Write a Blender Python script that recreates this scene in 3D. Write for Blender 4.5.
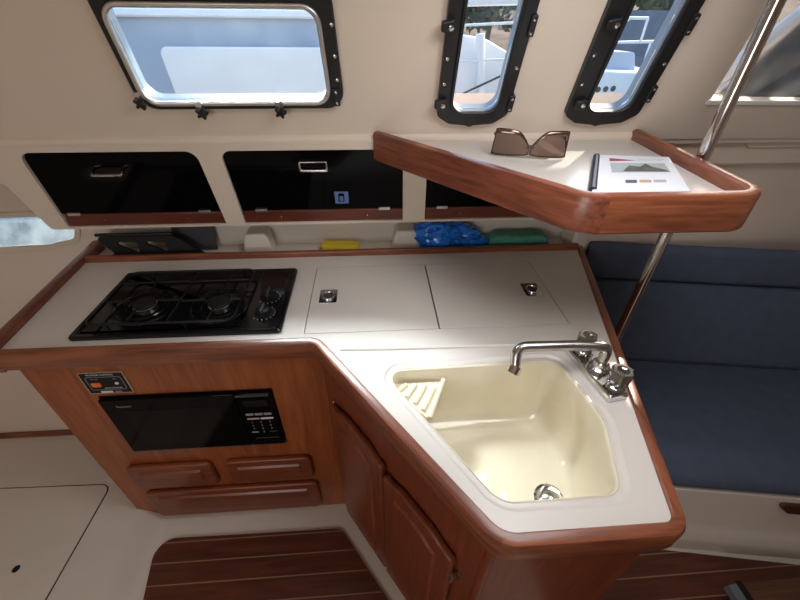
import bpy, bmesh, math, random
from mathutils import Vector, Matrix, noise
random.seed(7)
for o in list(bpy.data.objects): bpy.data.objects.remove(o)
SC = bpy.context.scene
COL = SC.collection
sin, cos, pi, rad = math.sin, math.cos, math.pi, math.radians

# ------------------------------------------------------------------ camera
cd = bpy.data.cameras.new('camera')
cam = bpy.data.objects.new('camera', cd); COL.objects.link(cam)
cd.sensor_width = 36.0; cd.lens = 36.0 * 380.0 / 800.0; cd.clip_start = 0.01; cd.clip_end = 300
cam.matrix_world = Matrix(((0.99764, 0.03359, -0.05996, 0.0), (-0.06816, 0.59476, -0.80101, 0.0),
                           (0.00876, 0.80320, 0.59564, 1.59), (0, 0, 0, 1)))
SC.camera = cam

# ------------------------------------------------------------------ world, sun, daylight, exposure
w = bpy.data.worlds.new('sky'); SC.world = w; w.use_nodes = True
wn = w.node_tree.nodes; wl = w.node_tree.links
sky = wn.new('ShaderNodeTexSky'); sky.sky_type = 'NISHITA'; sky.sun_disc = False
sky.sun_elevation = rad(31); sky.sun_rotation = rad(49); sky.air_density = 1.0; sky.dust_density = 1.5
wl.new(sky.outputs[0], wn['Background'].inputs[0]); wn['Background'].inputs[1].default_value = 0.42

def area_light(name, loc, target, sx, sy, power, color):
    d = bpy.data.lights.new(name, 'AREA'); d.shape = 'RECTANGLE'; d.size = sx; d.size_y = sy
    d.energy = power; d.color = color
    o = bpy.data.objects.new(name, d); COL.objects.link(o); o.location = loc
    o.rotation_euler = (Vector(target) - Vector(loc)).to_track_quat('-Z', 'Y').to_euler()
    return o
sd = bpy.data.lights.new('sun', 'SUN'); sd.energy = 6.0; sd.angle = rad(0.6); sd.color = (1.0, 0.90, 0.76)
sun = bpy.data.objects.new('sun', sd); COL.objects.link(sun); sun.location = (6, 4, 6)
sun.rotation_euler = Vector((-0.16, -0.14, -0.145)).to_track_quat('-Z', 'Y').to_euler()
# daylight falling in through the deck hatch overhead and the companionway behind the viewer
area_light('deck_hatch_daylight', (0.40, 0.45, 1.83), (0.36, 0.48, 0.0), 0.5, 0.5, 5.3, (1.0, 0.97, 0.93))
area_light('companionway_daylight', (-0.9, -1.45, 1.45), (-0.2, 1.1, 1.20), 0.8, 0.75, 8.5, (1.0, 0.89, 0.80))
wd = area_light('window_daylight', (-0.46, 1.42, 2.00), (0.22, 0.5, 0.78), 0.32, 0.25, 3.8, (1.0, 0.98, 0.94)); wd.data.spread = rad(50)
vs = SC.view_settings
vs.view_transform = 'Standard'; vs.look = 'None'; vs.gamma = 1.0; vs.use_curve_mapping = False; vs.exposure = 0.12

# ------------------------------------------------------------------ materials
def mat(name, col, rough=0.5, metal=0.0, spec=0.5, coat=0.0, noise_amt=0.0, noise_scale=8.0, bump=0.0, bump_scale=200.0, trans=0.0, alpha=1.0):
    m = bpy.data.materials.new(name); m.use_nodes = True
    n = m.node_tree.nodes; l = m.node_tree.links; b = n['Principled BSDF']
    b.inputs['Base Color'].default_value = (*col, 1); b.inputs['Roughness'].default_value = rough
    b.inputs['Metallic'].default_value = metal; b.inputs['Specular IOR Level'].default_value = spec
    b.inputs['Coat Weight'].default_value = coat; b.inputs['Coat Roughness'].default_value = 0.1
    b.inputs['Transmission Weight'].default_value = trans
    tc = n.new('ShaderNodeTexCoord')
    if noise_amt:
        t = n.new('ShaderNodeTexNoise'); t.inputs['Scale'].default_value = noise_scale; t.inputs['Detail'].default_value = 5
        l.new(tc.outputs['Object'], t.inputs['Vector'])
        r = n.new('ShaderNodeValToRGB')
        r.color_ramp.elements[0].position = 0.3; r.color_ramp.elements[1].position = 0.7
        r.color_ramp.elements[0].color = (*[c * (1 - noise_amt) for c in col], 1)
        r.color_ramp.elements[1].color = (*[min(1, c * (1 + noise_amt)) for c in col], 1)
        l.new(t.outputs['Fac'], r.inputs['Fac']); l.new(r.outputs['Color'], b.inputs['Base Color'])
    if bump:
        t2 = n.new('ShaderNodeTexNoise'); t2.inputs['Scale'].default_value = bump_scale; t2.inputs['Detail'].default_value = 3
        l.new(tc.outputs['Object'], t2.inputs['Vector'])
        bp = n.new('ShaderNodeBump'); bp.inputs['Strength'].default_value = bump; bp.inputs['Distance'].default_value = 0.002
        l.new(t2.outputs['Fac'], bp.inputs['Height']); l.new(bp.outputs['Normal'], b.inputs['Normal'])
    return m

def wood(name, c0, c1, axis='X', angle=0.0, rough=0.35, coat=0.25, scale=1.0):
    m = bpy.data.materials.new(name); m.use_nodes = True
    n = m.node_tree.nodes; l = m.node_tree.links; b = n['Principled BSDF']
    b.inputs['Roughness'].default_value = rough; b.inputs['Coat Weight'].default_value = coat; b.inputs['Coat Roughness'].default_value = 0.18
    tc = n.new('ShaderNodeTexCoord')
    rot = n.new('ShaderNodeMapping'); rot.inputs['Rotation'].default_value = (0, 0, -angle)
    sc = n.new('ShaderNodeMapping')
    s = {'X': (2.2, 26, 26), 'Y': (26, 2.2, 26), 'Z': (26, 26, 2.2)}[axis]
    sc.inputs['Scale'].default_value = [k * scale for k in s]
    l.new(tc.outputs['Object'], rot.inputs['Vector']); l.new(rot.outputs['Vector'], sc.inputs['Vector'])
    t = n.new('ShaderNodeTexNoise'); t.inputs['Scale'].default_value = 1.0; t.inputs['Detail'].default_value = 7; t.inputs['Distortion'].default_value = 1.4
    l.new(sc.outputs['Vector'], t.inputs['Vector'])
    f = n.new('ShaderNodeTexNoise'); f.inputs['Scale'].default_value = 6.0; f.inputs['Detail'].default_value = 4
    l.new(sc.outputs['Vector'], f.inputs['Vector'])
    mx = n.new('ShaderNodeMath'); mx.operation = 'MULTIPLY_ADD'; mx.inputs[1].default_value = 0.45
    l.new(f.outputs['Fac'], mx.inputs[0])
    ml = n.new('ShaderNodeMath'); ml.operation = 'MULTIPLY'; ml.inputs[1].default_value = 0.6
    l.new(t.outputs['Fac'], ml.inputs[0]); l.new(ml.outputs[0], mx.inputs[2])
    r = n.new('ShaderNodeValToRGB')
    r.color_ramp.elements[0].position = 0.36; r.color_ramp.elements[1].position = 0.68
    r.color_ramp.elements[0].color = (*c0, 1); r.color_ramp.elements[1].color = (*c1, 1)
    l.new(mx.outputs[0], r.inputs['Fac']); l.new(r.outputs['Color'], b.inputs['Base Color'])
    bp = n.new('ShaderNodeBump'); bp.inputs['Strength'].default_value = 0.08; bp.inputs['Distance'].default_value = 0.001
    l.new(mx.outputs[0], bp.inputs['Height']); l.new(bp.outputs['Normal'], b.inputs['Normal'])
    return m

def glass(name, tint, haze, haze_col=(0.8, 0.88, 0.95)):
    m = bpy.data.materials.new(name); m.use_nodes = True
    n = m.node_tree.nodes; l = m.node_tree.links; n.remove(n['Principled BSDF']); out = n['Material Output']
    tr = n.new('ShaderNodeBsdfTransparent'); tr.inputs['Color'].default_value = (*tint, 1)
    gl = n.new('ShaderNodeBsdfGlossy'); gl.inputs['Roughness'].default_value = 0.03
    fr = n.new('ShaderNodeFresnel'); fr.inputs['IOR'].default_value = 1.35
    m1 = n.new('ShaderNodeMixShader'); l.new(fr.outputs[0], m1.inputs[0]); l.new(tr.outputs[0], m1.inputs[1]); l.new(gl.outputs[0], m1.inputs[2])
    tl = n.new('ShaderNodeBsdfTranslucent'); tl.inputs['Color'].default_value = (*haze_col, 1)
    df = n.new('ShaderNodeBsdfDiffuse'); df.inputs['Color'].default_value = (*haze_col, 1)
    m3 = n.new('ShaderNodeMixShader'); m3.inputs[0].default_value = 0.3; l.new(tl.outputs[0], m3.inputs[1]); l.new(df.outputs[0], m3.inputs[2])
    m2 = n.new('ShaderNodeMixShader'); l.new(m1.outputs[0], m2.inputs[1]); l.new(m3.outputs[0], m2.inputs[2])
    tc = n.new('ShaderNodeTexCoord'); t = n.new('ShaderNodeTexNoise'); t.inputs['Scale'].default_value = 14; t.inputs['Detail'].default_value = 8
    l.new(tc.outputs['Object'], t.inputs['Vector'])
    mr = n.new('ShaderNodeMapRange'); mr.inputs[1].default_value = 0.35; mr.inputs[2].default_value = 0.75
    mr.inputs[3].default_value = haze * 0.5; mr.inputs[4].default_value = haze * 1.6
    l.new(t.outputs['Fac'], mr.inputs[0]); l.new(mr.outputs[0], m2.inputs[0])
    l.new(m2.outputs[0], out.inputs['Surface'])
    return m

def planks(name):
    m = bpy.data.materials.new(name); m.use_nodes = True
    n = m.node_tree.nodes; l = m.node_tree.links; b = n['Principled BSDF']
    b.inputs['Roughness'].default_value = 0.4; b.inputs['Coat Weight'].default_value = 0.15
    tc = n.new('ShaderNodeTexCoord'); sep = n.new('ShaderNodeSeparateXYZ'); l.new(tc.outputs['Object'], sep.inputs[0])
    # pale inlaid strip every 68 mm across Y
    a = n.new('ShaderNodeMath'); a.operation = 'ADD'; a.inputs[1].default_value = 10.0 * 0.068 - 0.0265 + 0.002
    l.new(sep.outputs['Y'], a.inputs[0])
    d = n.new('ShaderNodeMath'); d.operation = 'DIVIDE'; d.inputs[1].default_value = 0.068; l.new(a.outputs[0], d.inputs[0])
    fr = n.new('ShaderNodeMath'); fr.operation = 'FRACT'; l.new(d.outputs[0], fr.inputs[0])
    lt = n.new('ShaderNodeMath'); lt.operation = 'LESS_THAN'; lt.inputs[1].default_value = 0.06; l.new(fr.outputs[0], lt.inputs[0])
    sc = n.new('ShaderNodeMapping'); sc.inputs['Scale'].default_value = (2.5, 30, 30); l.new(tc.outputs['Object'], sc.inputs['Vector'])
    t = n.new('ShaderNodeTexNoise'); t.inputs['Scale'].default_value = 1.2; t.inputs['Detail'].default_value = 8; t.inputs['Distortion'].default_value = 1.0
    l.new(sc.outputs['Vector'], t.inputs['Vector'])
    r = n.new('ShaderNodeValToRGB'); r.color_ramp.elements[0].position = 0.3; r.color_ramp.elements[1].position = 0.7
    r.color_ramp.elements[0].color = (0.065, 0.017, 0.009, 1); r.color_ramp.elements[1].color = (0.135, 0.036, 0.017, 1)
    l.new(t.outputs['Fac'], r.inputs['Fac'])
    mx = n.new('ShaderNodeMix'); mx.data_type = 'RGBA'; l.new(lt.outputs[0], mx.inputs['Factor'])
    l.new(r.outputs['Color'], mx.inputs['A']); mx.inputs['B'].default_value = (0.27, 0.16, 0.09, 1)
    l.new(mx.outputs['Result'], b.inputs['Base Color'])
    return m

CR = (0.74, 0.63, 0.53)
M_WALL = mat('cream_gelcoat', CR, 0.55, noise_amt=0.03, noise_scale=3, bump=0.05, bump_scale=60)
M_LINER = mat('white_liner', (0.72, 0.66, 0.58), 0.45, noise_amt=0.03, noise_scale=5)
M_TOP = mat('worktop_laminate', (0.69, 0.645, 0.595), 0.32, noise_amt=0.015, noise_scale=10, coat=0.1)
M_SINK = mat('cream_sink', (0.80, 0.73, 0.56), 0.10, noise_amt=0.05, noise_scale=9, coat=0.3)
W0, W1 = (0.115, 0.028, 0.013), (0.31, 0.098, 0.042)
DA = math.atan2(-0.82, 0.572)
M_WX = wood('teak_grain_along', W0, W1, 'X'); M_WY = wood('teak_grain_depth', W0, W1, 'Y')
M_WZ = wood('teak_grain_upright', W0, W1, 'Z'); M_WD = wood('teak_grain_diagonal', W0, W1, 'X', DA)
P0, P1 = (0.20, 0.045, 0.010), (0.38, 0.105, 0.023)
M_PAN = wood('cherry_veneer', P0, P1, 'Z', rough=0.4, scale=0.6); M_PANX = wood('cherry_veneer_across', (0.13, 0.028, 0.009), (0.25, 0.062, 0.020), 'X', rough=0.38)
M_DOOR_SHADE = wood('door_and_shade_veneer', (0.14, 0.029, 0.011), (0.25, 0.058, 0.020), 'Z', rough=0.4, scale=0.8)
M_RAIL = wood('rail_wood', (0.085, 0.018, 0.011), (0.17, 0.042, 0.022), 'X')
M_LINING = mat('window_lining', (0.26, 0.31, 0.37), 0.35)
M_SOLE = planks('sole_planks')
M_BLACK = mat('black_plastic', (0.012, 0.012, 0.013), 0.38)
M_ENAMEL = mat('black_enamel', (0.006, 0.006, 0.007), 0.14, spec=0.25, coat=0.15)
M_ACRYL = mat('black_acrylic', (0.002, 0.002, 0.0025), 0.07, spec=0.09)
M_GRATE = mat('grate_black', (0.005, 0.005, 0.005), 0.45, spec=0.3)
M_MATBLK = mat('matt_black', (0.010, 0.010, 0.011), 0.6, spec=0.3)
M_DKGREY = mat('dark_grey', (0.05, 0.05, 0.055), 0.4)
M_CHROME = mat('chrome', (0.75, 0.76, 0.78), 0.10, metal=1.0)
M_STEEL = mat('brushed_steel', (0.50, 0.50, 0.50), 0.25, metal=1.0, noise_amt=0.1, noise_scale=40)
M_ALU = mat('aluminium', (0.75, 0.75, 0.74), 0.35, metal=1.0)
M_KNOB = mat('smoked_clear_knob', (0.10, 0.085, 0.07), 0.2, spec=0.5, coat=0.3)
M_BLUE = mat('blue_upholstery', (0.072, 0.094, 0.145), 0.85, noise_amt=0.10, noise_scale=25, bump=0.3, bump_scale=600)
M_WHITE = mat('white_paint', (0.85, 0.85, 0.83), 0.4)
M_PAPER = mat('white_paper', (0.82, 0.84, 0.90), 0.6)
M_NAVY = mat('navy_spine', (0.012, 0.016, 0.05), 0.4)
M_LABELW = mat('white_print', (0.75, 0.75, 0.75), 0.5)
M_GREYP = mat('grey_print', (0.28, 0.28, 0.29), 0.5)
M_REDP = mat('red_print', (0.42, 0.06, 0.07), 0.5)
M_ORANGE = mat('orange_switch', (0.85, 0.18, 0.04), 0.35)
M_PINKP = mat('pink_print', (0.52, 0.30, 0.30), 0.5)
M_GLASS = glass('clear_pane', (0.95, 0.97, 0.99), 0.02)
M_GLASS1 = glass('hazy_acrylic', (0.90, 0.96, 1.0), 0.012)
M_VINYL = glass('clear_vinyl', (0.93, 0.92, 0.90), 0.02, (0.9, 0.9, 0.9))
M_BAG = mat('blue_plastic_bag', (0.010, 0.17, 0.68), 0.25, coat=0.3, noise_amt=0.35, noise_scale=30)
M_GREEN = mat('green_cloth', (0.08, 0.30, 0.22), 0.9, noise_amt=0.15, noise_scale=40, bump=0.3, bump_scale=300)
M_YEL = mat('yellow_sponge', (0.75, 0.55, 0.03), 0.85, bump=0.4, bump_scale=400)
M_LENS = mat('brown_lens', (0.20, 0.13, 0.10), 0.05, metal=0.75, coat=0.5)
M_FRAME = mat('brown_frame', (0.05, 0.02, 0.012), 0.2, coat=0.3)
M_BOATW = mat('boat_white', (0.82, 0.84, 0.86), 0.3)
M_BOATG = mat('boat_pale_blue_grey', (0.36, 0.43, 0.53), 0.35)
M_WATER = mat('harbour_water', (0.05, 0.10, 0.12), 0.08, noise_amt=0.2, noise_scale=2, bump=0.4, bump_scale=4)
M_BANK = mat('brown_bank', (0.17, 0.115, 0.075), 0.95, noise_amt=0.7, noise_scale=0.9)
M_ROAD = mat('grey_asphalt', (0.16, 0.16, 0.17), 0.9, noise_amt=0.15, noise_scale=3)
M_LEAF = mat('leaf_green', (0.10, 0.17, 0.04), 0.8, noise_amt=0.5, noise_scale=6)
M_LEAFD = mat('leaf_dark', (0.045, 0.075, 0.035), 0.8, noise_amt=0.5, noise_scale=6)
M_BARK = mat('bark', (0.10, 0.07, 0.05), 0.9)
M_ROPE = mat('white_rope', (0.75, 0.74, 0.72), 0.7)
M_LEATHER = wood('stool_wood', (0.07, 0.026, 0.011), (0.14, 0.058, 0.025), 'X', rough=0.55, coat=0)
M_GREYR = mat('grey_rubber', (0.10, 0.115, 0.13), 0.6)

# ------------------------------------------------------------------ geometry helpers
class Pl:
    def __init__(s, o, u, v, n): s.o, s.u, s.v, s.n = Vector(o), Vector(u).normalized(), Vector(v).normalized(), Vector(n).normalized()
    def p(s, a, b, c=0.0): return s.o + s.u * a + s.v * b + s.n * c
def lean(o, deg):
    a = rad(deg); return Pl(o, (1, 0, 0), (0, -sin(a), cos(a)), (0, -cos(a), -sin(a)))
FAS = lean((0, 1.22, 1.03), 10.5)
WAL = lean((0, 1.17, 1.31), 20)
HUL = lean((0, 1.13, 0.05), -15.87)
PAN = Pl((0, 0.765, 0), (1, 0, 0), (0, 0, 1), (0, -1, 0))
DIA = Pl((-0.1595, 0.765, 0), (0.572, -0.82, 0), (0, 0, 1), (-0.82, -0.572, 0))
END = Pl((0, 0.272, 0), (1, 0, 0), (0, 0, 1), (0, -1, 0))
def horiz(z): return Pl((0, 0, z), (1, 0, 0), (0, 1, 0), (0, 0, 1))

def NB(): return bmesh.new()
def rpoly(pts, r, n=6):
    out = []; N = len(pts)
    if not isinstance(r, (list, tuple)): r = [r] * N
    for i in range(N):
        p = Vector(pts[i]).to_2d(); a = Vector(pts[i - 1]).to_2d(); b = Vector(pts[(i + 1) % N]).to_2d()
        if r[i] <= 0: out.append((p.x, p.y)); continue
        da = (a - p).normalized(); db = (b - p).normalized()
        ang = da.angle(db); t = min(r[i] / math.tan(ang / 2), (a - p).length * 0.49, (b - p).length * 0.49)
        rr = t * math.tan(ang / 2); bis = (da + db).normalized(); c = p + bis * (rr / sin(ang / 2))
        s = p + da * t - c; e = p + db * t - c
        th0 = math.atan2(s.y, s.x); th1 = math.atan2(e.y, e.x); d = th1 - th0
        while d > pi: d -= 2 * pi
        while d < -pi: d += 2 * pi
        for k in range(n + 1):
            th = th0 + d * k / n; out.append((c.x + rr * cos(th), c.y + rr * sin(th)))
    return out
def rrect(x0, y0, x1, y1, r, n=6): return rpoly([(x0, y0), (x1, y0), (x1, y1), (x0, y1)], r, n)
def circ(cx, cy, r, n=24): return [(cx + r * cos(2 * pi * k / n), cy + r * sin(2 * pi * k / n)) for k in range(n)]
def inset(pts, d):
    """mitred inward offset of a counter-clockwise polygon"""
    N = len(pts); out = []
    for i in range(N):
        p = Vector(pts[i]).to_2d(); a = Vector(pts[i - 1]).to_2d(); b = Vector(pts[(i + 1) % N]).to_2d()
        e0 = (p - a).normalized(); e1 = (b - p).normalized()
        n0 = Vector((-e0.y, e0.x)); n1 = Vector((-e1.y, e1.x)); m = (n0 + n1); L = m.length_squared
        m = m * (2 / L) if L > 1e-6 else n0
        out.append((p.x + m.x * d, p.y + m.y * d))
    return out
def loft(bm, loops, cap0=True, cap1=True, closed=True):
    vs = [[bm.verts.new(p) for p in lp] for lp in loops]; n = len(vs[0])
    for a, b in zip(vs, vs[1:]):
        for i in range(n if closed else n - 1):
            j = (i + 1) % n; bm.faces.new((a[i], a[j], b[j], b[i]))
    if cap0: bm.faces.new(vs[0][::-1])
    if cap1: bm.faces.new(vs[-1])
    return vs
def prism(bm, pl, loop, c0, c1, taper=0.0):
    l1 = inset(loop, taper) if taper else loop
    loft(bm, [[pl.p(a, b, c0) for a, b in loop], [pl.p(a, b, c1) for a, b in l1]])
def holed(bm, pl, outer, holes, c0, c1):
    for c in (c0, c1):
        es = []
        for lp in [outer] + holes:
            v = [bm.verts.new(pl.p(a, b, c)) for a, b in lp]
            es += [bm.edges.new((v[i], v[(i + 1) % len(v)])) for i in range(len(v))]
        bmesh.ops.triangle_fill(bm, edges=es, use_beauty=True, use_dissolve=False)
    for lp in [outer] + holes:
        loft(bm, [[pl.p(a, b, c0) for a, b in lp], [pl.p(a, b, c1) for a, b in lp]], False, False)
    bmesh.ops.remove_doubles(bm, verts=bm.verts, dist=1e-5)
def box(bm, lo, hi):
    prism(bm, horiz(0), [(lo[0], lo[1]), (hi[0], lo[1]), (hi[0], hi[1]), (lo[0], hi[1])], lo[2], hi[2])
def tube(bm, pts, r, n=12, cap=True, closed=False):
    pts = [Vector(p) for p in pts]; loops = []; prev = None; N = len(pts)
    for i, p in enumerate(pts):
        if closed: t = (pts[(i + 1) % N] - pts[i - 1])
        else: t = pts[min(i + 1, N - 1)] - pts[max(i - 1, 0)]
        t.normalize()
        if prev is None:
            a = Vector((0, 0, 1)) if abs(t.z) < 0.9 else Vector((1, 0, 0)); x = t.cross(a).normalized()
        else: x = (prev - t * prev.dot(t)).normalized()
        prev = x; y = t.cross(x)
        rr = r[i] if isinstance(r, (list, tuple)) else r
        loops.append([p + x * (rr * cos(2 * pi * k / n)) + y * (rr * sin(2 * pi * k / n)) for k in range(n)])
    if closed: loops.append(loops[0])
    loft(bm, loops, cap and not closed, cap and not closed)
    if closed: bmesh.ops.remove_doubles(bm, verts=bm.verts, dist=1e-6)
def bez(pts, r, n=6):
    """polyline with rounded corners in 3D"""
    P = [Vector(p) for p in pts]; out = [P[0]]
    for i in range(1, len(P) - 1):
        a = (P[i - 1] - P[i]); b = (P[i + 1] - P[i]); t = min(r, a.length * 0.45, b.length * 0.45)
        s = P[i] + a.normalized() * t; e = P[i] + b.normalized() * t
        for k in range(n + 1):
            u = k / n; out.append(s * (1 - u) ** 2 + P[i] * 2 * u * (1 - u) + e * u ** 2)
    out.append(P[-1]); return out
def lathe(bm, c, axis, prof, n=24):
    c = Vector(c); t = Vector(axis).normalized(); a = Vector((0, 0, 1)) if abs(t.z) < 0.9 else Vector((1, 0, 0))
    x = t.cross(a).normalized(); y = t.cross(x)
    loft(bm, [[c + t * h + x * (r * cos(2 * pi * k / n)) + y * (r * sin(2 * pi * k / n)) for k in range(n)] for r, h in prof])
def blob(bm, c, rx, ry, rz, amp, freq, seed, sub=3):
    r = bmesh.ops.create_icosphere(bm, subdivisions=sub, radius=1.0)
    for v in r['verts']:
        d = v.co.normalized(); k = 1 + amp * (noise.noise(d * freq + Vector((seed, seed * 1.7, 0))) + 0.5 * noise.noise(d * freq * 2.3 + Vector((0, seed, 3))))
        v.co = Vector((c[0] + d.x * rx * k, c[1] + d.y * ry * k, c[2] + d.z * rz * k))
def sweep_rim(bm, path, prof, i0=0, i1=None):
    """sweep a closed profile (side, z) along a plan polyline; side>0 is to the right of travel"""
    P = [Vector((p[0], p[1], 0)) for p in path]; N = len(P); loops = []
    for i in range(N):
        d0 = (P[i] - P[i - 1]).normalized() if i else None; d1 = (P[i + 1] - P[i]).normalized() if i < N - 1 else None
        d0 = d0 or d1; d1 = d1 or d0
        n0 = Vector((d0.y, -d0.x, 0)); n1 = Vector((d1.y, -d1.x, 0)); m = n0 + n1; m = m * (2 / m.length_squared)
        loops.append([P[i] + m * s + Vector((0, 0, z)) for s, z in prof])
    loft(bm, loops[i0:(None if i1 is None else i1 + 1)])

def root_loc(o):
    v = Vector((0, 0, 0))
    while o is not None: v = v + Vector(o.location); o = o.parent
    return v
def obj(name, bm, m, parent=None, bevel=0.0, seg=2, smooth=True, sharp=35, label=None, sub=0):
    bmesh.ops.remove_doubles(bm, verts=bm.verts, dist=1e-6)
    bmesh.ops.recalc_face_normals(bm, faces=bm.faces)
    me = bpy.data.meshes.new(name); o = bpy.data.objects.new(name, me); COL.objects.link(o)
    if parent is not None:
        o.parent = parent; off = root_loc(parent)
    else:
        xs = [v.co.x for v in bm.verts]; ys = [v.co.y for v in bm.verts]; zs = [v.co.z for v in bm.verts]
        off = Vector(((min(xs) + max(xs)) / 2, (min(ys) + max(ys)) / 2, min(zs))); o.location = off
    bmesh.ops.translate(bm, vec=-off, verts=bm.verts)
    bm.to_mesh(me); bm.free(); me.materials.append(m)
    if smooth:
        for p in me.polygons: p.use_smooth = True
        me.set_sharp_from_angle(angle=rad(sharp))
    if bevel:
        b = o.modifiers.new('bevel', 'BEVEL'); b.width = bevel; b.segments = seg; b.limit_method = 'ANGLE'; b.angle_limit = rad(40)
        b.harden_normals = False
    if sub:
        s = o.modifiers.new('sub', 'SUBSURF'); s.levels = sub; s.render_levels = sub
    if label: o['label'] = label
    return o
def struct(name, bm, m, **k):
    o = obj(name, bm, m, **k); o['kind'] = 'structure'; return o
def thing(name, label, cat, loc, group=None):
    o = bpy.data.objects.new(name, None); COL.objects.link(o); o.location = loc; o.empty_display_size = 0.05
    o['label'] = label; o['category'] = cat
    if group: o['group'] = group
    return o
def tag(o, label, cat, group=None):
    o['label'] = label; o['category'] = cat
    if group: o['group'] = group
    return o
def text(name, s, size, pl, a, b, c, m, parent, sx=1.0):
    cu = bpy.data.curves.new('t', 'FONT'); cu.body = s; cu.size = size; cu.align_x = 'CENTER'; cu.align_y = 'CENTER'; cu.extrude = 0.0002
    t = bpy.data.objects.new('t', cu); COL.objects.link(t)
    bpy.context.view_layer.update()
    me = bpy.data.meshes.new_from_object(t.evaluated_get(bpy.context.evaluated_depsgraph_get()))
    bpy.data.objects.remove(t)
    bm = NB(); bm.from_mesh(me); bpy.data.meshes.remove(me)
    for v in bm.verts: v.co = pl.p(a + v.co.x * sx, b + v.co.y, c + v.co.z)
    return obj(name, bm, m, parent, smooth=False)

# ------------------------------------------------------------------ the setting: cabin shell
# coachroof side with its window openings
VT = 0.43
W1o = rpoly([(-0.574, 0.108), (-0.101, 0.110), (-0.106, 0.328), (-0.562, 0.328)], 0.04)
W2o = rrect(0.212, 0.080, 0.349, VT - 0.03, 0.04)
W3o = rrect(0.590, 0.080, 0.722, VT - 0.03, 0.04)
W4o = rpoly([(0.955, 0.108), (1.75, 0.10), (1.75, VT - 0.03), (0.925, VT - 0.03)], [0.004, 0.03, 0.03, 0.03])
bm = NB(); holed(bm, WAL, [(-2.3, -0.012), (2.4, -0.012), (2.4, 0.58), (-2.3, 0.58)], [W1o, W2o, W3o, W4o], 0.0, -0.03)
struct('wall_port', bm, M_WALL)
# hull side behind and left of the galley, with one port light
W5o = rpoly([(-1.75, 0.855), (-1.24, 0.872), (-1.135, 0.893), (-1.118, 0.93), (-1.15, 0.965), (-1.23, 0.978), (-1.75, 0.966)], [0.02, 0.05, 0.03, 0.03, 0.03, 0.05, 0.02])
bm = NB(); holed(bm, HUL, [(-2.3, -0.06), (-0.956, -0.06), (-0.956, 0.945), (2.4, 0.945), (2.4, 1.38), (-2.3, 1.38)], [W5o], 0.0, -0.02)
struct('wall_hull', bm, M_WALL)
# fascia with three locker openings
def trap(x0b, x1b, x0t, x1t, vb, vtp, r): return rpoly([(x0b, vb), (x1b, vb), (x1t, vtp), (x0t, vtp)], [0.004, 0.004, r, r])
L1 = trap(-0.997, -0.493, -0.986, -0.505, 0.004, 0.256, 0.032)
L2 = trap(-0.432, 0.097, -0.438, 0.092, 0.004, 0.256, 0.030)
L3 = trap(0.172, 0.640, 0.165, 0.640, 0.004, 0.256, 0.030)
bm = NB()
fo = rpoly([(-1.052, -0.003), (0.80, -0.003), (0.80, 0.280), (-2.3, 0.268), (-2.3, 0.172), (-1.085, 0.172)], [0.012, 0.0, 0.0, 0.0, 0.0, 0.03])
holed(bm, FAS, fo, [L1, L2, L3], 0.012, -0.012)
struct('trim_1', bm, M_WALL, bevel=0.004)
# soft rolled lip where the fascia meets the coachroof side
bm = NB(); tube(bm, [FAS.p(-2.3, 0.272, -0.006), FAS.p(-0.6, 0.279, -0.006), FAS.p(0.8, 0.282, -0.006)], 0.017, 12)
struct('trim_2', bm, M_WALL)
# side deck underside between fascia and hull
bm = NB(); box(bm, (-2.3, 1.19, 1.275), (0.8, 1.52, 1.29))
struct('trim_3', bm, M_WALL)
# locker backs (dark interiors closing the lockers)
bm = NB(); box(bm, (-1.04, 1.245, 1.035), (0.79, 1.36, 1.05))
struct('trim_4', bm, M_WALL)
# trough moulding behind the worktop: floor, back, ends and two raised supports
bm = NB(); box(bm, (-1.03, 1.222, 0.865), (0.80, 1.37, 0.885)); box(bm, (-1.03, 1.335, 0.885), (0.80, 1.355, 1.04))
box(bm, (0.74, 1.225, 0.885), (0.80, 1.335, 1.03))
struct('trim_5', bm, M_LINER, bevel=0.012, seg=3)
for i, x in enumerate((-0.43, 0.115)):
    bm = NB(); loft(bm, [[Vector((x + sx * wx, y, z)) for sx, y in ((-1, 1.26), (1, 1.26), (1, 1.336), (-1, 1.336))] for z, wx in ((0.884, 0.055), (0.955, 0.04), (0.965, 0.034))])
    struct('trim_%d' % (6 + i), bm, M_LINER, bevel=0.008, seg=3)
bm = NB(); box(bm, (-0.93, 1.30, -0.04), (2.4, 1.32, 0.864)); struct('wall_behind', bm, M_WALL)
# floor liner, raised side platform with a coved edge
bm = NB(); box(bm, (-0.90, -1.5, -0.04), (2.4, 1.2, -0.008)); struct('floor', bm, M_LINER)
bm = NB()
prof = [(-2.3, -0.04), (-0.85, -0.04), (-0.845, -0.008), (-0.86, -0.006), (-0.875, 0.002), (-0.905, 0.028), (-0.935, 0.052), (-0.955, 0.060), (-2.3, 0.060)]
loft(bm, [[Vector((x, y, z)) for x, z in prof] for y in (-1.5, 1.14)])
struct('trim_8', bm, M_LINER)
# dark wooden batten where platform meets the hull side
bm = NB(); prism(bm, HUL, [(-2.3, -0.005), (-0.96, -0.005), (-0.96, 0.028), (-2.3, 0.028)], 0.0, 0.016)
struct('baseboard_port', bm, M_WX, bevel=0.004)
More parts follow.
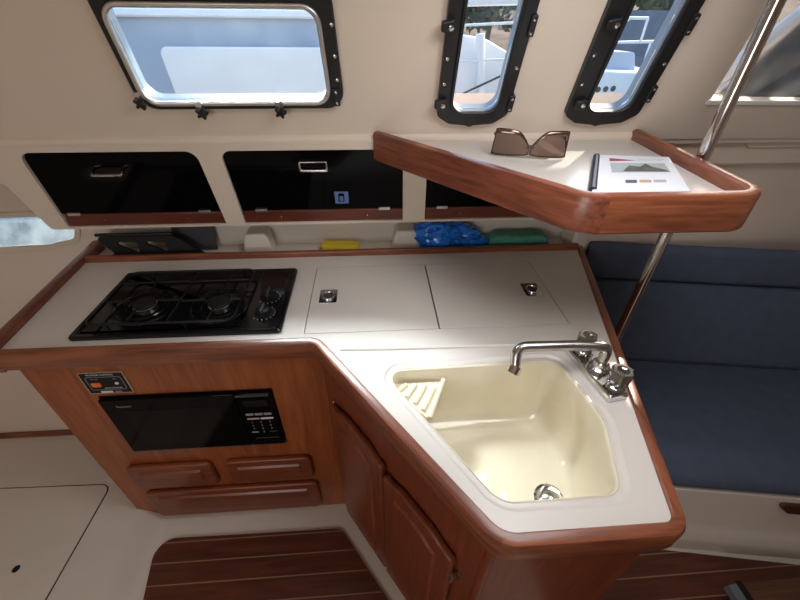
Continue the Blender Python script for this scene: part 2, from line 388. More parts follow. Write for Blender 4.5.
# remaining shell round the viewer
bm = NB(); holed(bm, horiz(1.852), [(-2.3, -1.5), (2.4, -1.5), (2.4, 1.02), (-2.3, 1.02)], [rrect(0.14, 0.19, 0.66, 0.71, 0.05)], 0.0, 0.03); struct('ceiling', bm, M_WALL)
bm = NB(); holed(bm, Pl((0, -1.5, 0), (1, 0, 0), (0, 0, 1), (0, -1, 0)), [(-2.3, -0.04), (2.4, -0.04), (2.4, 1.88), (-2.3, 1.88)], [rrect(-1.32, 1.05, -0.48, 1.83, 0.05)], 0.0, 0.03); struct('wall_aft', bm, M_WALL)
bm = NB(); box(bm, (-2.33, -1.5, -0.04), (-2.3, 1.5, 1.88)); struct('wall_left', bm, M_WALL)
bm = NB(); box(bm, (2.4, -1.5, -0.04), (2.43, 1.5, 1.88)); struct('wall_right', bm, M_WALL)
# panel above the settee back and the stepped ledge below the coachroof
bm = NB(); box(bm, (0.80, 1.255, 0.62), (2.4, 1.275, 1.205)); struct('wall_settee', bm, M_WALL)
bm = NB(); box(bm, (0.80, 1.215, 1.205), (2.4, 1.30, 1.302)); box(bm, (0.80, 1.185, 1.28), (2.4, 1.30, 1.36)); struct('trim_9', bm, M_WALL, bevel=0.006, seg=3)
bm = NB(); prism(bm, Pl((0, 1.215, 1.205), (1, 0, 0), (0, 0, 1), (0, -1, 0)), rpoly([(1.22, 0.055), (2.4, 0.055), (2.4, 0.10), (1.17, 0.10)], 0.006), -0.002, 0.009); struct('trim_10', bm, M_WALL, bevel=0.003)

# ------------------------------------------------------------------ windows
def window(idx, hole, outer, ring_in, pane_m, knobs, hinges, screws, ring_m=None):
    r = bpy.data.objects.new('window_%d' % idx, None); COL.objects.link(r); r['kind'] = 'structure'
    xs = [p[0] for p in hole]; r.location = WAL.p((min(xs) + max(xs)) / 2, 0.1)
    bm = NB(); holed(bm, WAL, outer, [inset(hole, 0.0)], 0.0, 0.016); obj('window_frame', bm, M_BLACK, r, bevel=0.004)
    bm = NB(); holed(bm, WAL, inset(hole, -0.002), [inset(hole, ring_in)], 0.010, 0.022); obj('pane_ring', bm, ring_m or M_ALU, r, bevel=0.003)
    bm = NB(); holed(bm, WAL, inset(hole, -0.0005), [inset(hole, 0.0025)], -0.031, 0.010); obj('lining', bm, M_LINING, r)
    bm = NB(); prism(bm, WAL, inset(hole, 0.004), -0.006, -0.002); obj('pane', bm, pane_m, r, smooth=False)
    for a, b in knobs:
        bm = NB(); lathe(bm, WAL.p(a, b, 0.010), WAL.n, [(0.006, 0), (0.006, 0.014)], 12)
        star = []
        for k in range(30):
            th = 2 * pi * k / 30; rr = 0.0125 + 0.0042 * cos(5 * th); star.append((a + rr * cos(th), b + rr * sin(th)))
        prism(bm, WAL, star, 0.022, 0.034); k = obj('latch_knob', bm, M_BLACK, r, bevel=0.002)
        bm = NB(); prism(bm, WAL, rrect(a - 0.010, b + 0.004, a + 0.010, b + 0.026, 0.004), 0.016, 0.024); obj('latch_plate', bm, M_CHROME, r)
    for a, b, sx in hinges:
        bm = NB(); prism(bm, WAL, rrect(a - 0.008, b - 0.022, a + 0.008, b + 0.022, 0.003), 0.0, 0.022); obj('hinge', bm, M_BLACK, r, bevel=0.002)
        for db in (-0.014, 0.014):
            bm = NB(); lathe(bm, WAL.p(a, b + db, 0.022), WAL.n, [(0.0035, 0), (0.0035, 0.001), (0.001, 0.0022)], 10); obj('screw', bm, M_CHROME, r)
    for a, b in screws:
        bm = NB(); lathe(bm, WAL.p(a, b, 0.0158), WAL.n, [(0.0045, 0), (0.0045, 0.001), (0.0015, 0.0028)], 12); obj('screw', bm, M_CHROME, r)
    return r
window(1, W1o, rpoly([(-0.590, 0.094), (-0.068, 0.096), (-0.076, 0.368), (-0.578, 0.368)], 0.045), 0.009, M_GLASS1,
       [(-0.577, 0.118), (-0.437, 0.092), (-0.236, 0.094)], [(-0.087, 0.128, 1)],
       [(-0.081, 0.17), (-0.081, 0.225), (-0.081, 0.29), (-0.54, 0.348), (-0.525, 0.348), (-0.485, 0.348), (-0.32, 0.348), (-0.18, 0.348)])
fr2 = [(0.180, 0.075), (0.215, 0.052), (0.262, 0.047), (0.275, 0.042), (0.288, 0.047), (0.342, 0.052), (0.377, 0.078), (0.380, VT), (0.178, VT)]
window(2, W2o, rpoly(fr2, [0.02, 0.03, 0.01, 0.006, 0.01, 0.03, 0.02, 0.03, 0.03]), 0.007, M_GLASS, [], [(0.377, 0.110, 1), (0.377, 0.292, 1)],
       [(0.190, 0.22), (0.190, 0.16), (0.368, 0.20), (0.368, 0.36)], M_BLACK)
fr3 = [(a * 1.085 + 0.347, b) for a, b in fr2]
window(3, W3o, rpoly(fr3, [0.02, 0.03, 0.01, 0.006, 0.01, 0.03, 0.02, 0.03, 0.03]), 0.007, M_GLASS, [], [(0.757, 0.135, 1), (0.758, 0.298, 1)],
       [(0.555, 0.23), (0.555, 0.16), (0.748, 0.21), (0.748, 0.37)], M_BLACK)
def lug(w_i, a, b):
    r = bpy.data.objects['window_%d' % w_i]
    bm = NB(); prism(bm, WAL, rpoly([(a - 0.018, b - 0.009), (a + 0.012, b - 0.016), (a + 0.012, b + 0.016), (a - 0.018, b + 0.009)], 0.004), 0.016, 0.032); k = obj('latch_knob', bm, M_BLACK, r, bevel=0.003)
    bm = NB(); lathe(bm, WAL.p(a + 0.004, b, 0.032), WAL.n, [(0.006, 0), (0.006, 0.002), (0.002, 0.004)], 12); obj('latch_stud', bm, M_CHROME, r)
for wi, a, b in ((2, 0.183, 0.292), (2, 0.187, 0.112), (3, 0.566, 0.30), (3, 0.570, 0.112)): lug(wi, a, b)
r4 = bpy.data.objects.new('window_4', None); COL.objects.link(r4); r4['kind'] = 'structure'; r4.location = WAL.p(1.35, 0.11)
bm = NB(); prism(bm, WAL, inset(W4o, 0.001), -0.022, -0.019); obj('pane', bm, M_VINYL, r4, smooth=False)
bm = NB(); prism(bm, WAL, [(0.945, 0.098), (1.77, 0.090), (1.77, 0.104), (0.945, 0.112)], 0.0, 0.008); obj('window_sill', bm, M_WHITE, r4, bevel=0.003)
r5 = bpy.data.objects.new('window_5', None); COL.objects.link(r5); r5['kind'] = 'structure'; r5.location = HUL.p(-1.4, 0.87)
bm = NB(); holed(bm, HUL, inset(W5o, -0.02), [W5o], 0.0, 0.006); obj('window_frame', bm, M_WALL, r5, bevel=0.003)
bm = NB(); prism(bm, HUL, inset(W5o, 0.001), -0.014, -0.010); obj('pane', bm, glass('frosted_port', (0.85, 0.95, 0.97), 0.42, (0.9, 0.98, 1.0)), r5, smooth=False)

# ------------------------------------------------------------------ galley cabinet
cab = thing('galley_cabinet', 'reddish wooden galley cabinet under the cream worktop, with drawers and two arched doors', 'cabinet', (-0.1, 0.7, 0))
ZT = 0.872
MW = (-0.803, 0.457, -0.321, 0.711)
bm = NB(); holed(bm, PAN, [(-0.952, -0.006), (-0.158, -0.006), (-0.158, ZT), (-0.952, ZT)], [[(MW[0] - 0.004, MW[1] - 0.004), (MW[2] + 0.004, MW[1] - 0.004), (MW[2] + 0.004, MW[3] + 0.004), (MW[0] - 0.004, MW[3] + 0.004)]], 0.0, -0.018)
obj('front_panel', bm, M_PAN, cab)
bm = NB(); prism(bm, DIA, [(-0.004, -0.006), (0.605, -0.006), (0.605, ZT), (-0.004, ZT)], 0.0, -0.018); obj('diagonal_panel', bm, M_DOOR_SHADE, cab)
ex0 = DIA.p(0.605, 0).x
bm = NB(); prism(bm, END, [(ex0, -0.006), (0.505, -0.006), (0.505, ZT), (ex0, ZT)], 0.0, -0.018); obj('end_panel', bm, M_DOOR_SHADE, cab)  # darker door veneer here puts the end panel's shade into its colour
bm = NB(); tube(bm, [DIA.p(0.603, -0.004, -0.010), DIA.p(0.603, ZT, -0.010)], 0.012, 12); obj('corner_post', bm, M_DOOR_SHADE, cab)
SID = Pl((0.505, 0.272, 0), (0.25, 0.94, 0), (0, 0, 1), (0.94, -0.25, 0))
bm = NB(); prism(bm, SID, [(0, -0.006), (0.99, -0.006), (0.99, ZT), (0, ZT)], 0.0, -0.018); obj('side_panel', bm, M_PAN, cab)
bm = NB(); box(bm, (-0.952, 0.783, 0.06), (-0.934, 1.13, ZT)); obj('side_panel', bm, M_PAN, cab)
def front(name, pl, loop, m, parent, t=0.016, panel=0.0, ins=0.03):
    bm = NB(); prism(bm, pl, loop, 0.001, t); o = obj(name, bm, m, parent, bevel=0.007, seg=4)
    return o
for nm, (x0, z0, x1, z1) in (('drawer', (-0.868, 0.230, -0.588, 0.368)), ('drawer', (-0.540, 0.238, -0.250, 0.370)), ('drawer', (-0.866, 0.024, -0.246, 0.200))):
    d = front(nm, PAN, rrect(x0, z0, x1, z1, 0.022), M_PANX, cab, 0.020)
    bm = NB(); prism(bm, PAN, rrect(x0 + 0.035, z0 + 0.030, x1 - 0.035, z1 - 0.030, 0.006), 0.0195, 0.026, 0.006); obj('raised_panel', bm, M_PANX, d)
def arch(x0, x1, z0, zs, rise):
    pts = [(x0, z0), (x1, z0), (x1, zs)]
    W = x1 - x0
    for k in range(0, 13):
        u = k / 12; f = 0.5 - 0.5 * cos(min(1, max(0, (min(u, 1 - u) - 0.10) / 0.16)) * pi)
        pts.append((x1 - W * (0.03 + 0.94 * u), zs + 0.005 + rise * f))
    pts.append((x0, zs)); return pts
def door(x0, x1, zs):
    d = front('door', DIA, arch(x0, x1, 0.045, zs, 0.017), M_DOOR_SHADE, cab, 0.020)
    bm = NB(); prism(bm, DIA, arch(x0 + 0.045, x1 - 0.045, 0.095, zs - 0.05, 0.015), 0.0195, 0.025, 0.006); obj('raised_panel', bm, M_DOOR_SHADE, d)
    return d
d1 = door(0.052, 0.298, 0.688); d2 = door(0.303, 0.549, 0.663)
def butt_hinge(d, a, b):
    bm = NB(); tube(bm, [DIA.p(a, b - 0.018, 0.018), DIA.p(a, b + 0.018, 0.018)], 0.0055, 10)
    prism(bm, DIA, rrect(a + 0.002, b - 0.014, a + 0.014, b + 0.014, 0.002), 0.001, 0.005); obj('hinge', bm, M_STEEL, d)
butt_hinge(d2, 0.553, 0.595); butt_hinge(d2, 0.553, 0.12)
bm = NB(); lathe(bm, DIA.p(0.052, 0.697, 0.0), DIA.n, [(0.006, 0), (0.006, 0.008), (0.003, 0.011)], 12); obj('door_stud', bm, M_STEEL, d1)

# ------------------------------------------------------------------ worktop with its wooden fiddles
TOP = thing('worktop', 'cream galley worktop edged with reddish wood fiddles', 'worktop', (0, 0.8, 0.872))
ZC = 0.90
outer = rpoly([(-0.965, 0.769), (-0.160, 0.769), (0.196, 0.263), (0.494, 0.263), (0.757, 1.216), (-1.004, 1.210)][::1], [0.0, 0.05, 0.05, 0.02, 0.0, 0.0])
sink_pts = [(0.205, 0.311), (0.437, 0.311), (0.487, 0.471), (0.457, 0.664), (-0.004, 0.652)]
sink_r = [0.06, 0.045, 0.07, 0.05, 0.035]
SINK = rpoly(sink_pts, sink_r, 8)
LID = rrect(-0.2025, 0.7875, 0.5415, 1.1305, 0.004)
bm = NB(); holed(bm, horiz(ZC), outer, [inset(SINK, -0.0155), LID], 0.0, -0.026); obj('top_panel', bm, M_TOP, TOP, smooth=False)
bm = NB(); box(bm, (-0.205, 0.785, 0.860), (0.545, 1.133, 0.873)); obj('lid_tray', bm, M_MATBLK, TOP)
bm = NB(); tube(bm, bez([(-0.10, 0.722, 0.899), (0.02, 0.717, 0.8995), (0.40, 0.712, 0.8995), (0.47, 0.705, 0.899)], 0.03), 0.006, 10); obj('moulded_ridge', bm, M_TOP, TOP)
def rim_prof(w_, zl, zh, r):
    return [(0.0, zl), (w_ - r, zl), (w_ - 0.3 * r, zl + 0.3 * r), (w_, zl + r), (w_, zh - r), (w_ - 0.3 * r, zh - 0.3 * r), (w_ - r, zh), (0.003, zh), (0.0, zh - 0.003)]
fr = rpoly([(-0.985, 0.769), (-0.160, 0.769), (0.196, 0.263), (0.494, 0.263), (0.62, 0.7195)], [0, 0.05, 0.05, 0.022, 0])
fr = fr[:-1] + [(0.779, 1.296)]
i_a, i_b, i_c = 4, 11, 21
zl, zh, rw = 0.846, 0.907, 0.024
bm = NB(); sweep_rim(bm, fr, rim_prof(rw, zl, zh, 0.010), 0, i_a); obj('front_fiddle', bm, M_WX, TOP)
bm = NB(); sweep_rim(bm, fr, rim_prof(rw, zl, zh, 0.010), i_a, i_b); obj('diagonal_fiddle', bm, M_WD, TOP)
bm = NB(); sweep_rim(bm, fr, rim_prof(rw, zl, zh, 0.010), i_b, i_c); obj('end_fiddle', bm, M_WX, TOP)
bm = NB(); sweep_rim(bm, fr, rim_prof(rw, zl, zh, 0.010), i_c, None); obj('side_fiddle', bm, M_WY, TOP)
bm = NB(); sweep_rim(bm, [(-1.014, 1.338), (-0.963, 0.745)], rim_prof(rw + 0.012, zl, zh + 0.012, 0.010)); obj('side_fiddle', bm, M_WY, TOP)
bm = NB(); box(bm, (-1.003, 1.204, 0.868), (0.757, 1.222, 0.921)); obj('back_fiddle', bm, M_WX, TOP, bevel=0.006, seg=3)

# ice box lids
def lid(x0, x1, lx, label, hand):
    t = thing('access_hatch', label, 'hatch', ((x0 + x1) / 2, 0.96, 0.873), 'lids in the worktop')
    bm = NB(); prism(bm, horiz(0), rrect(x0, 0.789, x1, 1.129, 0.003), 0.8735, 0.9006); obj('lid_panel', bm, M_TOP, t, bevel=0.0008, seg=1)
    H = horiz(0)
    bm = NB(); prism(bm, H, rrect(lx - 0.027, 0.923, lx + 0.027, 0.993, 0.006), 0.9006, 0.9024); lp = obj('ring_latch', bm, M_CHROME, t, bevel=0.0008, label='chrome flush ring pull')
    bm = NB(); lathe(bm, (lx, 0.956, 0.9024), (0, 0, 1), [(0.021, 0), (0.021, 0.0006), (0.012, 0.0008)], 24); obj('latch_cup', bm, M_DKGREY, lp)
    bm = NB(); tube(bm, [(lx + 0.016 * cos(2 * pi * k / 24), 0.956 + 0.02 * sin(2 * pi * k / 24), 0.905) for k in range(24)], 0.0028, 8, closed=True); obj('latch_ring', bm, M_CHROME, lp)
lid(-0.2005, 0.1680, -0.149, 'left cream worktop lid with chrome ring latch, beside the black stove', 0)
lid(0.1720, 0.5395, 0.490, 'right cream worktop lid with chrome ring latch near the faucet', 0)

# ------------------------------------------------------------------ sink
S = thing('sink', 'cream moulded galley sink with ribbed soap ledge, set in the worktop', 'sink', (0.28, 0.5, 0.72))
lv = [(-0.0155, 0.9002), (-0.0125, 0.8985), (-0.009, 0.8945), (-0.002, 0.8935), (0.001, 0.8955), (0.004, 0.8945), (0.008, 0.887), (0.014, 0.840), (0.021, 0.790), (0.030, 0.760), (0.040, 0.744), (0.055, 0.733), (0.075, 0.727), (0.10, 0.7245)]
bm = NB(); loops = []
for d, z in lv:
    base = [Vector(p) for p in sink_pts]; loops.append([Vector((a, b, z)) for a, b in inset(rpoly(sink_pts, sink_r, 8), d if d < 0.03 else 0.03)] if d <= 0.03 else None)
N = len(loops[0]); c2 = Vector((0.30, 0.47))
for i, (d, z) in enumerate(lv):
    if loops[i] is None:
        k = 1 - (d - 0.03) * 4.2
        loops[i] = [Vector((c2.x + (p.x - c2.x) * k, c2.y + (p.y - c2.y) * k, z)) for p in loops[9]]
loft(bm, loops[5:], False, True); basin = obj('basin', bm, M_SINK, S, sharp=60)
bmf = NB(); loft(bmf, loops[:6], False, False); flg = obj('sink_flange', bmf, M_TOP, S, sharp=60); fmd = flg.modifiers.new('thick', 'SOLIDIFY'); fmd.thickness = 0.002; fmd.offset = -1
mod = basin.modifiers.new('thick', 'SOLIDIFY'); mod.thickness = 0.002; mod.offset = -1
bm = NB(); lathe(bm, (0.372, 0.393, 0.7245), (0, 0, 1), [(0.036, 0), (0.036, 0.003), (0.030, 0.0045), (0.024, 0.002)], 32); dr = obj('drain', bm, M_CHROME, S)
bm = NB(); lathe(bm, (0.372, 0.393, 0.7265), (0, 0, 1), [(0.019, 0), (0.019, 0.008), (0.012, 0.013), (0.004, 0.016)], 24); obj('drain_plug', bm, M_STEEL, dr)
LP = horiz(0)
bm = NB(); prism(bm, LP, rpoly([(0.108, 0.520), (0.160, 0.634), (0.030, 0.631), (0.024, 0.622)], [0.006, 0.01, 0.02, 0.01]), 0.840, 0.864); led = obj('soap_ledge', bm, M_SINK, S, bevel=0.004, seg=3)
for k in range(4):
    u = 0.18 + 0.22 * k
    a = Vector((0.108, 0.520, 0.866)).lerp(Vector((0.030, 0.620, 0.866)), u); b = Vector((0.155, 0.620, 0.866)).lerp(Vector((0.050, 0.628, 0.866)), u)
    bm = NB(); tube(bm, [a.lerp(b, 0.08), a.lerp(b, 0.92)], 0.0055, 8); obj('ledge_rib', bm, M_SINK, led)
bm = NB(); tube(bm, [(0.109, 0.522, 0.868), (0.158, 0.632, 0.868)], 0.006, 8); obj('ledge_lip', bm, M_SINK, led)

# ------------------------------------------------------------------ faucet
fa = thing('faucet', 'chrome two-handle faucet with swing spout beside the sink', 'faucet', (0.525, 0.605, 0.90))
fd = Vector((0.030, -0.157, 0)).normalized(); fn = Vector((-fd.y, fd.x, 0))
FP = Pl((0.525, 0.605, 0.90), fd, fn, (0, 0, 1))
bm = NB(); prism(bm, FP, rrect(-0.088, -0.034, 0.088, 0.022, 0.008), 0.0005, 0.018, 0.003); obj('base_plate', bm, M_CHROME, fa, bevel=0.003, seg=3)
p0 = FP.p(0.002, 0.002, 0.018)
bm = NB(); lathe(bm, p0, (0, 0, 1), [(0.024, 0), (0.024, 0.006), (0.018, 0.010), (0.018, 0.020), (0.014, 0.026)], 24); obj('spout_collar', bm, M_CHROME, fa)
sp = bez([p0 + Vector((0, 0, 0.02)), p0 + Vector((0.004, 0.004, 0.066)), Vector((0.46, 0.618, 0.982)), Vector((0.322, 0.627, 0.976)), Vector((0.317, 0.600, 0.930))], 0.042, 8)
bm = NB(); tube(bm, sp, 0.0122, 16); sp_o = obj('spout', bm, M_STEEL, fa)
bm = NB(); tube(bm, [sp[-1] + Vector((0.004, 0.004, 0.006)), sp[-1] + Vector((-0.005, -0.005, -0.008))], 0.0155, 16); obj('aerator', bm, M_CHROME, sp_o)
for a in (-0.062, 0.058):
    c = FP.p(a, 0.004, 0.018)
    bm = NB(); lathe(bm, c, (0, 0, 1), [(0.021, 0), (0.021, 0.004), (0.014, 0.008), (0.014, 0.014)], 24); obj('valve_collar', bm, M_CHROME, fa)
    bm = NB(); lp = []
    for rr, h in ((0.017, 0.012), (0.021, 0.018), (0.022, 0.042), (0.020, 0.050)):
        lp.append([c + Vector((rr * (1 + 0.10 * cos(6 * 2 * pi * k / 36)) * cos(2 * pi * k / 36), rr * (1 + 0.10 * cos(6 * 2 * pi * k / 36)) * sin(2 * pi * k / 36), h)) for k in range(36)])
    loft(bm, lp); kn = obj('handle', bm, M_KNOB, fa, label='smoky clear faucet handle')
    bm = NB(); lathe(bm, c + Vector((0, 0, 0.050)), (0, 0, 1), [(0.013, 0), (0.013, 0.001), (0.010, 0.002)], 20); obj('handle_cap', bm, M_CHROME, kn)

# ------------------------------------------------------------------ cooktop
ck = thing('cooktop', 'black two-burner cooktop set in the left of the worktop', 'stove', (-0.54, 0.955, 0.90))
H0 = horiz(0)
bm = NB(); lp = rrect(-0.815, 0.794, -0.263, 1.115, 0.012)
loft(bm, [[Vector((a, b, z)) for a, b in inset(lp, d)] for d, z in ((0, 0.9005), (0, 0.908), (0.004, 0.912), (0.014, 0.912), (0.020, 0.907), (0.03, 0.907))]); obj('tray', bm, M_ENAMEL, ck)
for cx, cy in ((-0.672, 0.925), (-0.460, 0.920)):
    bm = NB()
    lathe(bm, (cx, cy, 0.907), (0, 0, 1), [(0.088, 0), (0.087, 0.003), (0.080, 0.004), (0.076, 0.001), (0.060, 0.0012), (0.058, 0.004), (0.052, 0.004), (0.049, 0.001), (0.035, 0.0012)], 40); bu = obj('burner', bm, M_ENAMEL, ck)
    bm = NB(); lathe(bm, (cx, cy, 0.908), (0, 0, 1), [(0.032, 0), (0.032, 0.008), (0.029, 0.010)], 32); obj('burner_ring', bm, M_STEEL, bu, label='bright metal burner ring')
    bm = NB(); lathe(bm, (cx, cy, 0.918), (0, 0, 1), [(0.030, 0), (0.031, 0.003), (0.028, 0.007), (0.015, 0.009)], 32); obj('burner_cap', bm, M_MATBLK, bu)
bm = NB()
g = [(-0.778, 0.822), (-0.392, 0.822), (-0.392, 1.082), (-0.778, 1.082)]
tube(bm, [(a, b, 0.930) for a, b in rpoly(g, 0.025)], 0.0035, 8, closed=True)
gr = obj('grate', bm, M_GRATE, ck)
bars = [((-0.566, 0.822), (-0.566, 1.082))]
for cx, cy in ((-0.672, 0.925), (-0.460, 0.920)):
    for dx, dy in ((1, 0), (-1, 0), (0, 1), (0, -1)):
        e = {(1, 0): (-0.566 if cx < -0.56 else -0.392, cy), (-1, 0): (-0.778 if cx < -0.56 else -0.566, cy), (0, 1): (cx, 1.082), (0, -1): (cx, 0.822)}[(dx, dy)]
        bars.append((e, (cx + dx * 0.035, cy + dy * 0.035)))
bars.append(((-0.778, 1.02), (-0.392, 1.02)))
for a, b in bars:
    bm = NB(); tube(bm, [(a[0], a[1], 0.930), (b[0], b[1], 0.931)], 0.003, 8); obj('grate_bar', bm, M_GRATE, gr)
for a, b in ((-0.72, 0.822), (-0.52, 0.822), (-0.72, 1.082), (-0.43, 1.082), (-0.778, 0.95), (-0.392, 0.9)):
    bm = NB(); tube(bm, [(a, b, 0.907), (a, b, 0.932)], 0.0035, 8); obj('grate_foot', bm, M_GRATE, gr)
bm = NB(); prism(bm, H0, rrect(-0.374, 0.802, -0.276, 1.100, 0.008), 0.908, 0.9145, 0.002); cp = obj('control_panel', bm, M_ENAMEL, ck, bevel=0.002)
bm = NB(); prism(bm, H0, rrect(-0.362, 0.995, -0.290, 1.085, 0.006), 0.9145, 0.9155); obj('label_plate', bm, mat('dark_red_plate', (0.014, 0.004, 0.004), 0.2, spec=0.2), cp)
for cy in (0.945, 0.868):
    bm = NB(); lathe(bm, (-0.322, cy, 0.9145), (0, 0, 1), [(0.028, 0), (0.028, 0.002), (0.022, 0.003), (0.020, 0.016), (0.017, 0.018)], 28); kn = obj('control_knob', bm, M_GRATE, cp)
    bm = NB(); box(bm, (-0.3245, cy - 0.020, 0.930), (-0.3195, cy + 0.020, 0.9375)); obj('knob_grip', bm, M_DKGREY, kn)
    for k in range(9):
        th = -pi * 0.75 + k * pi * 0.13
        bm = NB(); lathe(bm, (-0.322 + 0.031 * cos(th), cy + 0.031 * sin(th), 0.9145), (0, 0, 1), [(0.0014, 0), (0.0012, 0.0006)], 6); obj('dial_mark', bm, M_LABELW, cp)

# ------------------------------------------------------------------ microwave
mw = thing('microwave', 'black built-in microwave oven in the wooden cabinet front', 'microwave', (-0.56, 0.765, MW[1]))
bm = NB(); box(bm, (MW[0], 0.766, MW[1]), (MW[2], 1.06, MW[3])); obj('body', bm, M_MATBLK, mw)
xs_ = -0.424
bm = NB(); prism(bm, PAN, rrect(MW[0], MW[1], xs_ - 0.001, MW[3], 0.006), -0.001, 0.014); dm = obj('door', bm, M_ACRYL, mw, bevel=0.003)
bm = NB(); prism(bm, PAN, rrect(MW[0] + 0.055, MW[1] + 0.035, xs_ - 0.05, MW[3] - 0.05, 0.008), 0.014, 0.0146); obj('door_window', bm, mat('dark_window', (0.0015, 0.0015, 0.0015), 0.10, spec=0.12), dm)
text('brand_lettering', 'Panasonic', 0.0105, PAN, MW[0] + 0.062, MW[3] - 0.030, 0.0146, M_GREYP, dm)
bm = NB(); prism(bm, PAN, rrect(xs_ + 0.001, MW[1], MW[2], MW[3], 0.006), -0.001, 0.014); cpm = obj('control_panel', bm, M_ACRYL, mw, bevel=0.003)
bm = NB(); prism(bm, PAN, rrect(xs_ + 0.002, MW[3] - 0.012, MW[2] - 0.006, MW[3] - 0.004, 0.002), 0.014, 0.0165); obj('top_edge_trim', bm, M_DKGREY, cpm)
bm = NB(); prism(bm, PAN, rrect(xs_ + 0.016, MW[3] - 0.058, MW[2] - 0.016, MW[3] - 0.030, 0.003), 0.014, 0.0148); obj('display', bm, mat('display_black', (0.004, 0.006, 0.006), 0.1), cpm)
def btn(x0, z0, x1, z1, m): 
    bm = NB(); prism(bm, PAN, rrect(x0, z0, x1, z1, 0.0015), 0.014, 0.0152); obj('button', bm, m, cpm)
for k in range(3): btn(xs_ + 0.013 + k * 0.027, 0.612, xs_ + 0.036 + k * 0.027, 0.621, M_GREYP)
btn(xs_ + 0.013, 0.592, xs_ + 0.050, 0.599, M_PINKP); btn(xs_ + 0.054, 0.592, xs_ + 0.092, 0.599, M_LABELW)
nm = ['1', '2', '3', '4', '5', '6', '7', '8', '9']
for rr in range(3):
    for k in range(3): text('button_digit', nm[rr * 3 + k], 0.011, PAN, xs_ + 0.024 + k * 0.027, 0.577 - rr * 0.0165, 0.0146, M_GREYP, cpm)
text('button_digit', '0', 0.011, PAN, xs_ + 0.051, 0.5275, 0.0146, M_GREYP, cpm)
btn(xs_ + 0.013, 0.5245, xs_ + 0.034, 0.5305, M_GREYP); btn(xs_ + 0.068, 0.526, xs_ + 0.092, 0.5295, M_DKGREY)
bm = NB(); prism(bm, PAN, rrect(xs_ + 0.018, 0.493, MW[2] - 0.012, 0.496, 0.001), 0.014, 0.0146); obj('door_button_edge', bm, M_DKGREY, cpm)
bm = NB(); prism(bm, PAN, [(MW[0] - 0.004, MW[1] - 0.010), (MW[2] + 0.004, MW[1] - 0.010), (MW[2] + 0.004, MW[1] - 0.002), (MW[0] - 0.004, MW[1] - 0.002)], 0.0005, 0.008); obj('lower_trim', bm, M_DKGREY, mw)

# ------------------------------------------------------------------ gas switch panel
swp = thing('switch_panel', 'small black switch panel with orange rocker above the microwave', 'switch', (-0.756, 0.765, 0.73))
bm = NB(); prism(bm, PAN, rrect(-0.814, 0.731, -0.699, 0.813, 0.003), 0.0005, 0.004); pz = obj('plate', bm, M_MATBLK, swp, bevel=0.001)
bm = NB(); holed(bm, PAN, rrect(-0.815, 0.730, -0.698, 0.814, 0.003), [rrect(-0.8135, 0.7315, -0.700, 0.8125, 0.002)], 0.0005, 0.0046); obj('edge_line', bm, mat('pale_edge', (0.55, 0.42, 0.33), 0.5), pz)
bm = NB(); holed(bm, PAN, rrect(-0.804, 0.745, -0.709, 0.797, 0.008), [rrect(-0.8025, 0.7465, -0.7105, 0.7955, 0.007)], 0.004, 0.0046); obj('border_line', bm, M_GREYP, pz)
text('title_lettering', 'PROPANE CONTROL', 0.0075, PAN, -0.760, 0.8045, 0.0042, M_LABELW, pz)
text('switch_lettering', 'POWER', 0.006, PAN, -0.782, 0.787, 0.0042, M_GREYP, pz)
text('lamp_lettering', 'ON', 0.006, PAN, -0.728, 0.787, 0.0042, M_GREYP, pz)
text('caution_lettering', 'CLOSE VALVE WHEN', 0.005, PAN, -0.744, 0.7515, 0.0042, M_LABELW, pz)
bm = NB(); prism(bm, PAN, rrect(-0.794, 0.761, -0.770, 0.776, 0.002), 0.004, 0.009); obj('rocker_switch', bm, M_ORANGE, swp, bevel=0.0015, label='orange rocker switch')
bm = NB(); lathe(bm, PAN.p(-0.728, 0.770, 0.004), PAN.n, [(0.005, 0), (0.0045, 0.002), (0.002, 0.0035)], 14); obj('indicator_lamp', bm, M_LABELW, swp)
bm = NB(); prism(bm, PAN, rrect(-0.784, 0.733, -0.752, 0.740, 0.001), 0.004, 0.0046); obj('white_tag', bm, M_LABELW, pz)
bm = NB(); prism(bm, PAN, rrect(-0.746, 0.7345, -0.728, 0.7385, 0.001), 0.004, 0.0046); obj('grey_tag', bm, M_GREYP, pz)

# ------------------------------------------------------------------ locker doors and rails
def locker(loop, x0, x1, label, hinges, rail_label):
    t0 = thing('wall_locker', label, 'locker', FAS.p((x0 + x1) / 2, 0.0, 0), 'wall lockers'); t = None
    lp = inset(loop, 0.001)
    lp = [(a, max(b, 0.050)) for a, b in lp]
    bm = NB(); prism(bm, FAS, lp, -0.004, 0.002); t = obj('door', bm, M_ACRYL, t0, smooth=False)
    for a in hinges:
        bm = NB(); prism(bm, FAS, rrect(a - 0.019, 0.046, a + 0.019, 0.056, 0.002), 0.002, 0.010); obj('hinge', bm, M_ALU, t, bevel=0.001)
    rl = NB(); prism(rl, FAS, [(x0, 0.0045), (x1, 0.0045), (x1 + (0.008 if x0 < -0.9 else 0) * -1, 0.048), (x0 + (0.010 if x0 < -0.9 else -0.001), 0.048)], -0.006, 0.006)
    o = obj('rail', rl, M_RAIL, t0, bevel=0.002, label='reddish wooden rail under the black door')
    for a in (x0 + 0.12, x1 - 0.12):
        bm = NB(); lathe(bm, FAS.p(a, 0.024, 0.006), FAS.n, [(0.003, 0), (0.002, 0.001)], 10); obj('screw', bm, M_STEEL, o)
    return t
k1 = locker(L1, -0.994, -0.494, 'leftmost wall locker with black gloss door and bar handle, above the stove', [-0.955, -0.550], 'reddish wooden rail under the leftmost black locker door')
k2 = locker(L2, -0.431, 0.096, 'middle wall locker with blue square emblem on its black door', [-0.369, 0.034], 'reddish wooden rail under the middle black locker door')
